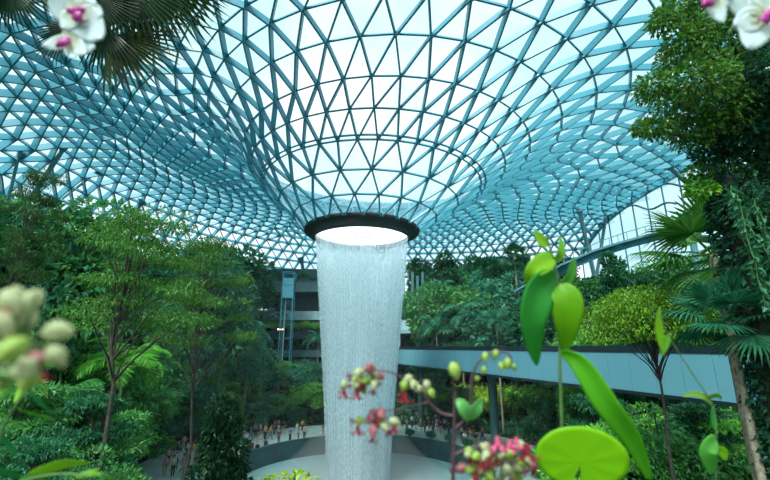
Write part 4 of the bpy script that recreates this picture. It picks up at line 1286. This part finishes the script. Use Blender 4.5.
def sprig():
    d = 1.0
    r = rooted('slender_sprig', 712, 520, d, 'slender pale green sprig close to the camera in the lower right', 'plant')
    ground_stem(r, 712, 520, d, 0.0025, M['stem_green'])
    near_stem(r, [(712, 520, d), (716, 470, d), (716, 435, d), (712, 405, d), (690, 370, d), (668, 335, d), (659, 312, d)], 0.0025, 0.001, M['stem_green'])
    near_leaf(r, [(664, 352, d), (660, 338, d), (658, 322, d), (660, 308, d)], 9, 'ovate', LIME, 0.2)
    near_leaf(r, [(668, 335, d), (664, 346, d), (661, 356, d)], 8, 'ovate', (0.2, 0.5, 0.05), 0.2)
    near_leaf(r, [(716, 440, d), (708, 452, d - .02), (712, 474, d)], 20, 'heart', (0.16, 0.55, 0.08), 0.1)
    near_leaf(r, [(716, 450, d), (722, 452, d), (726, 460, d)], 10, 'ovate', LIME, 0.1)
    near_leaf(r, [(712, 405, d), (704, 397, d), (694, 394, d), (682, 396, d)], 6, 'lance', (0.25, 0.45, 0.05), 0.4)
    near_leaf(r, [(712, 405, d), (708, 398, d), (716, 395, d), (722, 399, d)], 6, 'lance', (0.25, 0.45, 0.05), 0.4)
    near_leaf(r, [(716, 430, d), (713, 420, d), (712, 408, d)], 8, 'lance', LEAFG, 0.3)
sprig()

def calyx_mesh(name, mat):
    prof_t = np.linspace(0, 1, 9); V, q = [], []; k = 15
    for t in prof_t:
        rr = 0.5 * math.sin(PI * min(t * 0.9 + 0.05, 1)) ** 0.8 * (1 - 0.35 * t)
        for j in range(k):
            a = j * 2 * PI / k
            V.append((rr * (1 + 0.22 * math.cos(5 * a)) * math.cos(a), rr * (1 + 0.22 * math.cos(5 * a)) * math.sin(a), -t))
    for i in range(8):
        for j in range(k): q.append((i * k + j, i * k + (j + 1) % k, (i + 1) * k + (j + 1) % k, (i + 1) * k + j))
    mb = MB(); mb.add(V, q); return mb.mesh(name, mat, True)
def corolla_mesh(name, mat):
    mb = MB(); tube(mb, [(0, 0, -0.8), (0, 0, -1.15)], [0.10, 0.16], 8)
    for j in range(5):
        a = j * 2 * PI / 5; d = np.array([math.cos(a), math.sin(a), 0]); s = np.array([-d[1], d[0], 0])
        V = [d * .12 - ZAX * 1.12 + s * .05, d * .12 - ZAX * 1.12 - s * .05, d * .42 - ZAX * 1.32 + s * .17, d * .42 - ZAX * 1.34 - s * .17, d * .62 - ZAX * 1.22]
        mb.add(V, [(0, 1, 3, 2)]); mb.add(V, [(2, 3, 4)])
    return mb.mesh(name, mat, True)
CAL = [calyx_mesh('calyx_cream', M['calyx']), calyx_mesh('calyx_pink', M['calyx_pink']), calyx_mesh('calyx_green', M['bud'])]
COR = [corolla_mesh('corolla_crimson', M['crimson']), corolla_mesh('corolla_pink', M['pink'])]
def calyx(root, px, py, dp, size, kind, cor, tilt):
    o = link('calyx', CAL[kind], root, tuple(at(px, py, dp) - np.array(root.location))); s = size * dp / F
    o.scale = (s, s, s * 1.25); o.rotation_euler = tilt
    if cor is not None:
        c = link('corolla', COR[cor], o)
    return o
def cluster(root, px, py, rx, ry, dp, n, kinds, cors, size, p_cor=0.5):
    for i in range(n):
        a = i * 2.4; q = math.sqrt((i + 0.5) / n)
        x, y = px + rx * q * math.cos(a), py + ry * q * math.sin(a)
        k = pick(kinds)
        o = calyx(root, x, y, dp + (rng.random() - 0.6) * 0.03, size * (0.8 + 0.4 * rng.random()), k, pick(cors) if rng.random() < p_cor else None, (rng.normal() * 0.7 + 0.3, rng.normal() * 0.7, rng.random() * 6))
        near_stem(root, [(px, py - ry * 0.6, dp), ((px + x) / 2, (py - ry * .6 + y) / 2 - 2, dp), (x, y, dp)], 0.0009, 0.0007, M['stem_purple'], 'flower_stalk', 6)
def bleeding_heart():
    d = 0.75
    r = rooted('bleeding_heart_vine', 453, 530, d, 'purple-stemmed vine with cream and crimson flower clusters in front of the waterfall', 'flowering vine')
    ground_stem(r, 453, 530, d, 0.0042, M['stem_purple'])
    near_stem(r, [(453, 530, d), (453, 470, d), (454, 430, d), (455, 392, d)], 0.004, 0.003, M['stem_purple'])
    near_stem(r, [(454, 430, d), (470, 412, d), (471, 385, d), (477, 364, d), (491, 353, d), (508, 353, d), (512, 362, d)], 0.003, 0.0014, M['stem_purple'], 'branch')
    near_stem(r, [(455, 416, d), (441, 413, d), (429, 402, d), (420, 390, d), (402, 378, d), (386, 371, d), (368, 372, d)], 0.003, 0.0014, M['stem_purple'], 'branch')
    near_stem(r, [(429, 402, d), (412, 406, d), (396, 410, d), (380, 410, d)], 0.002, 0.0012, M['stem_purple'], 'branch')
    near_stem(r, [(454, 455, d), (470, 448, d), (486, 446, d), (500, 446, d)], 0.003, 0.0014, M['stem_purple'], 'branch')
    near_stem(r, [(455, 392, d), (453, 380, d), (452, 370, d)], 0.002, 0.0012, M['stem_purple'], 'branch', 8)
    for sx in (-1, 1):
        near_leaf(r, [(470, 420, d), (470 + sx * 4, 412, d - .01), (470 + sx * 9, 404, d - .01), (470 + sx * 14, 399, d)], 13, 'ovate', (0.22, 0.60, 0.18), 0.2)
    cluster(r, 364, 376, 12, 9, d, 9, (0, 0, 2, 1), (0,), 9, 0.35)
    for x, y in ((345, 386), (358, 387)): calyx(r, x, y - 6, d - .02, 9, 0, 0, (0.4, 0.2, 0)); link('petal_cluster', COR[0], r, tuple(at(x, y - 8, d - .02) - np.array(r.location))).scale = (14 * d / F,) * 3
    calyx(r, 371, 366, d - .02, 13, 1, None, (1.2, 0.3, 0)); calyx(r, 380, 374, d - .02, 9, 1, None, (1.0, -0.5, 0))
    cluster(r, 412, 380, 6, 4, d, 3, (0, 2), (0,), 8, 0.0)
    calyx(r, 406, 380, d - .01, 10, 2, 0, (0.2, 0.3, 0)); link('petal_cluster', COR[0], r, tuple(at(405, 379, d - .02) - np.array(r.location))).scale = (16 * d / F,) * 3
    cluster(r, 425, 384, 7, 6, d, 5, (0, 0, 2), (0,), 8, 0.0)
    cluster(r, 377, 417, 14, 10, d, 11, (0, 0, 2, 0, 1), (0,), 9, 0.35)
    for x, y, sc in ((358, 420, 15), (394, 421, 13)): link('petal_cluster', COR[0], r, tuple(at(x, y - 8, d - .02) - np.array(r.location))).scale = (sc * d / F,) * 3
    near_stem(r, [(396, 410, d), (395, 416, d), (394, 422, d)], 0.001, 0.0008, M['stem_purple'], 'flower_stalk', 6)
    cluster(r, 497, 460, 34, 22, d, 36, (0, 2, 2, 0, 1), (0, 0, 0, 1), 9.5, 0.5)
    for x, y, k, sc in ((496, 430, 1, 20), (508, 434, 1, 18), (524, 436, 0, 24), (515, 432, 1, 16), (480, 456, 0, 14), (488, 452, 0, 14), (474, 470, 0, 14)):
        link('petal_cluster', COR[k], r, tuple(at(x, y - sc * 0.6, d - .04) - np.array(r.location))).scale = (sc * d / F,) * 3
    for x, y, sz in ((452, 362, 14), (485, 352, 8), (497, 350, 8), (508, 358, 9), (486, 366, 7), (500, 362, 7), (478, 376, 6), (512, 364, 7)):
        calyx(r, x, y, d, sz, 2, None, (rng.normal() * .4, rng.normal() * .4, 0))
bleeding_heart()

def pale_cluster():
    d = 0.32
    r = rooted('pale_flower_spray', -30, 520, d, 'out-of-focus spray of creamy pink-tipped flowers at the left edge', 'flower')
    ground_stem(r, -30, 520, d, 0.004, M['stem_green'])
    near_stem(r, [(-30, 520, d), (-25, 420, d), (-10, 370, d), (12, 345, d), (28, 325, d)], 0.004, 0.002, M['stem_green'])
    near_stem(r, [(-10, 370, d), (10, 375, d), (30, 372, d), (44, 370, d)], 0.003, 0.002, M['stem_green'], 'branch')
    for x, y, sz, k in ((5, 298, 22, 0), (20, 294, 22, 0), (38, 296, 20, 0), (12, 312, 24, 0), (30, 314, 22, 0), (-4, 318, 24, 0), (42, 338, 22, 0), (28, 345, 24, 2), (10, 348, 22, 0), (0, 362, 22, 0), (50, 352, 20, 0), (30, 366, 24, 0), (47, 364, 20, 1), (38, 376, 18, 2), (14, 374, 18, 2)):
        calyx(r, x, y - 6, d + .02 * rng.normal(), sz, k, None, (rng.normal() * .6, rng.normal() * .6, 0))
        near_stem(r, [(22, 335, d), ((22 + x) / 2, (335 + y) / 2, d), (x, y - 4, d)], 0.0012, 0.0009, M['stem_green'], 'flower_stalk', 6)
    link('petal_cluster', COR[0], r, tuple(at(48, 360, d - .03) - np.array(r.location))).scale = (13 * d / F,) * 3
    link('petal_cluster', COR[1], r, tuple(at(8, 300, d - .02) - np.array(r.location))).scale = (9 * d / F,) * 3
pale_cluster()
def left_leaves():
    d = 0.72
    r = rooted('leafy_shoot', -14, 530, d, 'bright out-of-focus leafy shoot in the lower left corner', 'plant')
    ground_stem(r, -14, 530, d, 0.004, M['stem_green'])
    near_stem(r, [(-14, 530, d), (-8, 470, d), (2, 430, d), (16, 405, d), (30, 388, d)], 0.004, 0.0018, M['stem_green'])
    near_stem(r, [(-10, 500, d), (20, 482, d), (60, 474, d), (92, 476, d)], 0.003, 0.0016, M['stem_green'], 'branch')
    for pts, w, sh, c in (([(28, 474), (48, 468), (68, 463), (90, 463)], 13, 'lance', (0.34, 0.62, 0.03)), ([(90, 474), (98, 472), (108, 476), (116, 484)], 11, 'ovate', (0.28, 0.60, 0.04)),
                          ([(-12, 425), (0, 432), (10, 444), (18, 458)], 22, 'ovate', (0.06, 0.46, 0.18)), ([(-16, 462), (0, 468), (16, 474), (30, 484)], 20, 'ovate', (0.06, 0.44, 0.16)),
                          ([(28, 389), (36, 396), (45, 406), (55, 412)], 12, 'lance', (0.10, 0.46, 0.20)), ([(14, 406), (24, 410), (36, 414), (52, 418)], 9, 'lance', (0.24, 0.56, 0.05)),
                          ([(4, 414), (12, 420), (20, 424), (26, 430)], 17, 'ovate', (0.16, 0.50, 0.05)), ([(16, 402), (20, 394), (24, 384), (30, 374)], 9, 'ovate', (0.32, 0.60, 0.04)),
                          ([(-8, 392), (0, 396), (8, 394), (14, 390)], 10, 'lance', (0.22, 0.52, 0.06)), ([(34, 384), (42, 380), (46, 388), (44, 396)], 8, 'lance', (0.34, 0.55, 0.05)),
                          ([(20, 478), (34, 476), (46, 480), (60, 490)], 12, 'ovate', (0.18, 0.52, 0.05)), ([(76, 478), (84, 474), (92, 470), (100, 468)], 7, 'lance', (0.30, 0.58, 0.05))):
        near_leaf(r, [(x, y, d + 0.02 * k) for k, (x, y) in enumerate(pts)], w, sh, c, 0.3)
left_leaves()

def petal(root, o_px, o_py, dp, ang, Lpx, Wpx, mat, cup=0.25, name='petal', tilt=0.2, back=0.0):
    """rounded petal spreading from the flower's centre in direction ang (0 = to the right, counted anticlockwise)"""
    n, m = 13, 9; L, Wd = Lpx * dp / F, Wpx * dp / F
    d = math.cos(ang) * RIGHT + math.sin(ang) * UP; s = -math.sin(ang) * RIGHT + math.cos(ang) * UP
    V = []
    for i in range(n):
        t = i / (n - 1); w = Wd / 2 * (math.sin(PI * (0.06 + 0.94 * t) ** 0.72) ** 0.62) + 1e-4
        for a in np.linspace(-1, 1, m):
            V.append(d * L * t * math.cos(tilt) + s * a * w + CF * (L * t * math.sin(tilt) - cup * w * (1 - a * a) * 0.6 + 0.04 * L * math.sin(2.2 * a + 2 * t) * t - back * L * t * t))
    q = [(i * m + j, (i + 1) * m + j, (i + 1) * m + j + 1, i * m + j + 1) for i in range(n - 1) for j in range(m - 1)]
    mb = MB(); mb.add(V, q); o = mb.build(name, mat, root, True)
    o.location = tuple(at(o_px, o_py, dp) - np.array(ROOTLOC[0])); o.modifiers.new('thick', 'SOLIDIFY').thickness = 0.0007
    return o
ROOTLOC = [np.zeros(3)]
def orchid(name, label, stake_px, dp, arch, flowers):
    g = to_ground(stake_px, 200, dp); root = empty('orchid', g); tag(root, label, 'orchid'); ROOTLOC[0] = g
    top = at(stake_px, -120, dp); mb = MB(); tube(mb, [(0, 0, 0), (top - g)], 0.006, 8); mb.build('stake', M['bark'], root)
    near_stem(root, [(stake_px, -110, dp)] + [(x, y, dp + .02) for x, y in arch], 0.003, 0.0016, M['stem_green'], 'flower_stem')
    for f in flowers:
        (x, y), petals, lip = f
        mb = MB(); P = at(x, y, dp) - g; tube(mb, [P - CF * .004, P + CF * .012], [0.006, 0.004], 8)
        b = mb.build('bloom', M['orchid'], root, True); loc = np.zeros(3)
        for (ang, L, Wd, cup, tilt) in petals:
            o = petal(root, x, y, dp - .006, math.radians(ang), L, Wd, M['orchid'], cup, 'petal', tilt); o.parent = b
        for (ang, L, Wd) in lip:
            o = petal(root, x, y, dp - .012, math.radians(ang), L, Wd, M['orchid_lip'], -0.6, 'lip', 0.5, 0.3); o.parent = b
orchid('orchid', 'pair of white orchid blooms with magenta lips hanging at the upper left', -90, 0.72, [(-30, -90), (20, -50), (48, -10), (66, 25), (76, 50)],
       [((76, 12), [(150, 30, 34, .2, .1), (20, 24, 26, .2, .1), (90, 30, 26, .2, .0), (-45, 44, 34, .25, .15), (-125, 22, 22, .2, .1), (-10, 30, 30, .2, .12)], [(-60, 15, 13), (10, 13, 9), (170, 10, 8)]),
        ((70, 40), [(200, 26, 15, .3, .2), (-70, 24, 15, .3, .25), (-20, 30, 22, .3, .15), (100, 14, 14, .2, .1), (-40, 30, 16, .3, .3)], [(215, 17, 10), (190, 10, 8)])])
orchid('orchid', 'white orchid blooms with magenta lips hanging at the upper right', 850, 0.72, [(800, -80), (775, -40), (748, -8), (738, 18), (728, 34)],
       [((712, -2), [(20, 18, 24, .2, .1), (-70, 28, 20, .2, .1), (-10, 20, 20, .2, .1), (90, 22, 20, .2, .1), (160, 14, 16, .2, .1)], [(-140, 19, 14), (-165, 15, 10)]),
        ((762, 16), [(200, 34, 26, .2, .1), (-120, 42, 34, .25, .15), (-30, 26, 28, .2, .1), (90, 28, 28, .2, .0), (155, 40, 26, .2, .05)], [(-10, 14, 14), (-60, 11, 9)])])

def corner_palm():
    """fan palm whose stem stands outside the left edge; its drooping fans hang into the corner"""
    dp = 4.5
    hub = at(-70, -95, dp); g = np.array([hub[0], hub[1], float(terr(hub[0], hub[1])) - 0.1]); root = empty('fan_palm', g)
    tag(root, 'dark fan palm whose drooping fans hang into the upper left corner', 'palm')
    mb = MB(); tube(mb, curve_pts((0, 0, 0), hub - g, 0, 8, 0.01), np.linspace(0.14, 0.11, 8), 10); mb.build('trunk', M['bark'], root, True)
    for k, (hx, hy, ang, R, dd, col) in enumerate(((12, -12, -82, 44, 0, (.010, .040, .012)), (70, 30, 200, 44, .1, (.010, .036, .014)), (108, 26, -105, 52, .15, (.012, .036, .010)), (112, 34, -40, 68, .2, (.035, .055, .010)),
                                                    (130, -18, -35, 72, .3, (.014, .05, .010)), (120, -10, -75, 60, .25, (.010, .042, .012)), (150, -22, -50, 78, .35, (.016, .055, .010)), (98, -4, -60, 50, .1, (.010, .036, .010)), (172, -30, -65, 62, .4, (.016, .055, .014)))):
        me = frond_fan(1.0, 20, 0.02, 2.4 if R < 60 else 2.0, 'fan', 0.25)
        o = link('frond', me, root, tuple(at(hx, hy, dp + dd) - g), col)
        a = math.radians(ang); X = math.cos(a) * RIGHT + math.sin(a) * UP; Z = nrm(CF + 0.35 * UP - X * np.dot(0.35 * UP, X)); Y = np.cross(Z, X)
        sc = R * (dp + dd) / F
        o.matrix_local = Matrix(((X[0] * sc, Y[0] * sc, Z[0] * sc, o.location[0]), (X[1] * sc, Y[1] * sc, Z[1] * sc, o.location[1]), (X[2] * sc, Y[2] * sc, Z[2] * sc, o.location[2]), (0, 0, 0, 1)))
        p = at(hx, hy, dp + dd) - g; q = hub - g
        mb = MB(); tube(mb, curve_pts(q, p, 0.12, 7), np.linspace(0.010, 0.006, 7), 6); mb.build('petiole', M['stem_green'], root, True)
corner_palm()
# ------------------------------------------------------------------ light
def build_world():
    w = bpy.data.worlds.new('world'); scene.world = w; w.use_nodes = True
    nt = w.node_tree; nt.nodes.clear()
    out = nt.nodes.new('ShaderNodeOutputWorld'); bg = N(nt, 'ShaderNodeBackground', Strength=1.28)
    tc = N(nt, 'ShaderNodeTexCoord'); no = N(nt, 'ShaderNodeTexNoise', Scale=2.6, Detail=5.0)
    nt.links.new(tc.outputs['Generated'], no.inputs['Vector'])
    cr = N(nt, 'ShaderNodeValToRGB')
    cr.color_ramp.elements[0].position = 0.42; cr.color_ramp.elements[0].color = (0.62, 0.86, 0.93, 1)
    cr.color_ramp.elements[1].position = 0.62; cr.color_ramp.elements[1].color = (0.95, 1.0, 1.0, 1)
    nt.links.new(no.outputs['Fac'], cr.inputs[0]); nt.links.new(cr.outputs[0], bg.inputs[0]); nt.links.new(bg.outputs[0], out.inputs[0])
build_world()
sun = bpy.data.lights.new('sun', 'SUN'); sun.energy = 7.5; sun.angle = math.radians(25); sun.color = (1.0, 1.0, 0.94)
so = bpy.data.objects.new('sun', sun); COL.objects.link(so); so.rotation_euler = (math.radians(30), math.radians(-22), 0)

def build_haze():
    m, nt, out = nodes_of('haze')
    v = N(nt, 'ShaderNodeVolumeScatter', Density=0.0014, Anisotropy=0.2); v.inputs['Color'].default_value = (0.72, 0.93, 1.0, 1)
    nt.links.new(v.outputs[0], out.inputs['Volume'])
    mb = MB(); lathe(mb, [(0.01, 0.3), (19, 0.3), (24, 8), (22, 18), (0.01, 22)], 48); o = mb.build('haze', m)
    tag(o, 'thin bluish haze hanging in the hall round the waterfall', 'haze', kind='stuff')
build_haze()
def build_mist():
    m, nt, out = nodes_of('mist')
    v = N(nt, 'ShaderNodeVolumeScatter', Density=0.05); v.inputs['Color'].default_value = (0.92, 0.98, 1.0, 1)
    nt.links.new(v.outputs[0], out.inputs['Volume'])
    mb = MB(); lathe(mb, [(0.01, 0.15), (7.5, 0.15), (8.2, 1.2), (6.0, 3.0), (4.2, 5.0), (0.01, 6.0)], 48); o = mb.build('mist', m)
    tag(o, 'white mist billowing where the falling water meets the pool', 'mist', kind='stuff')
build_mist()

scene.view_settings.view_transform = 'Standard'
scene.view_settings.look = 'None'
scene.view_settings.gamma = 1.0
scene.view_settings.use_curve_mapping = False
scene.view_settings.exposure = 0.15
scene.cycles.use_denoising = True
scene.cycles.transparent_max_bounces = 40
scene.cycles.max_bounces = 8
scene.cycles.diffuse_bounces = 4
scene.cycles.glossy_bounces = 3
scene.cycles.transmission_bounces = 4
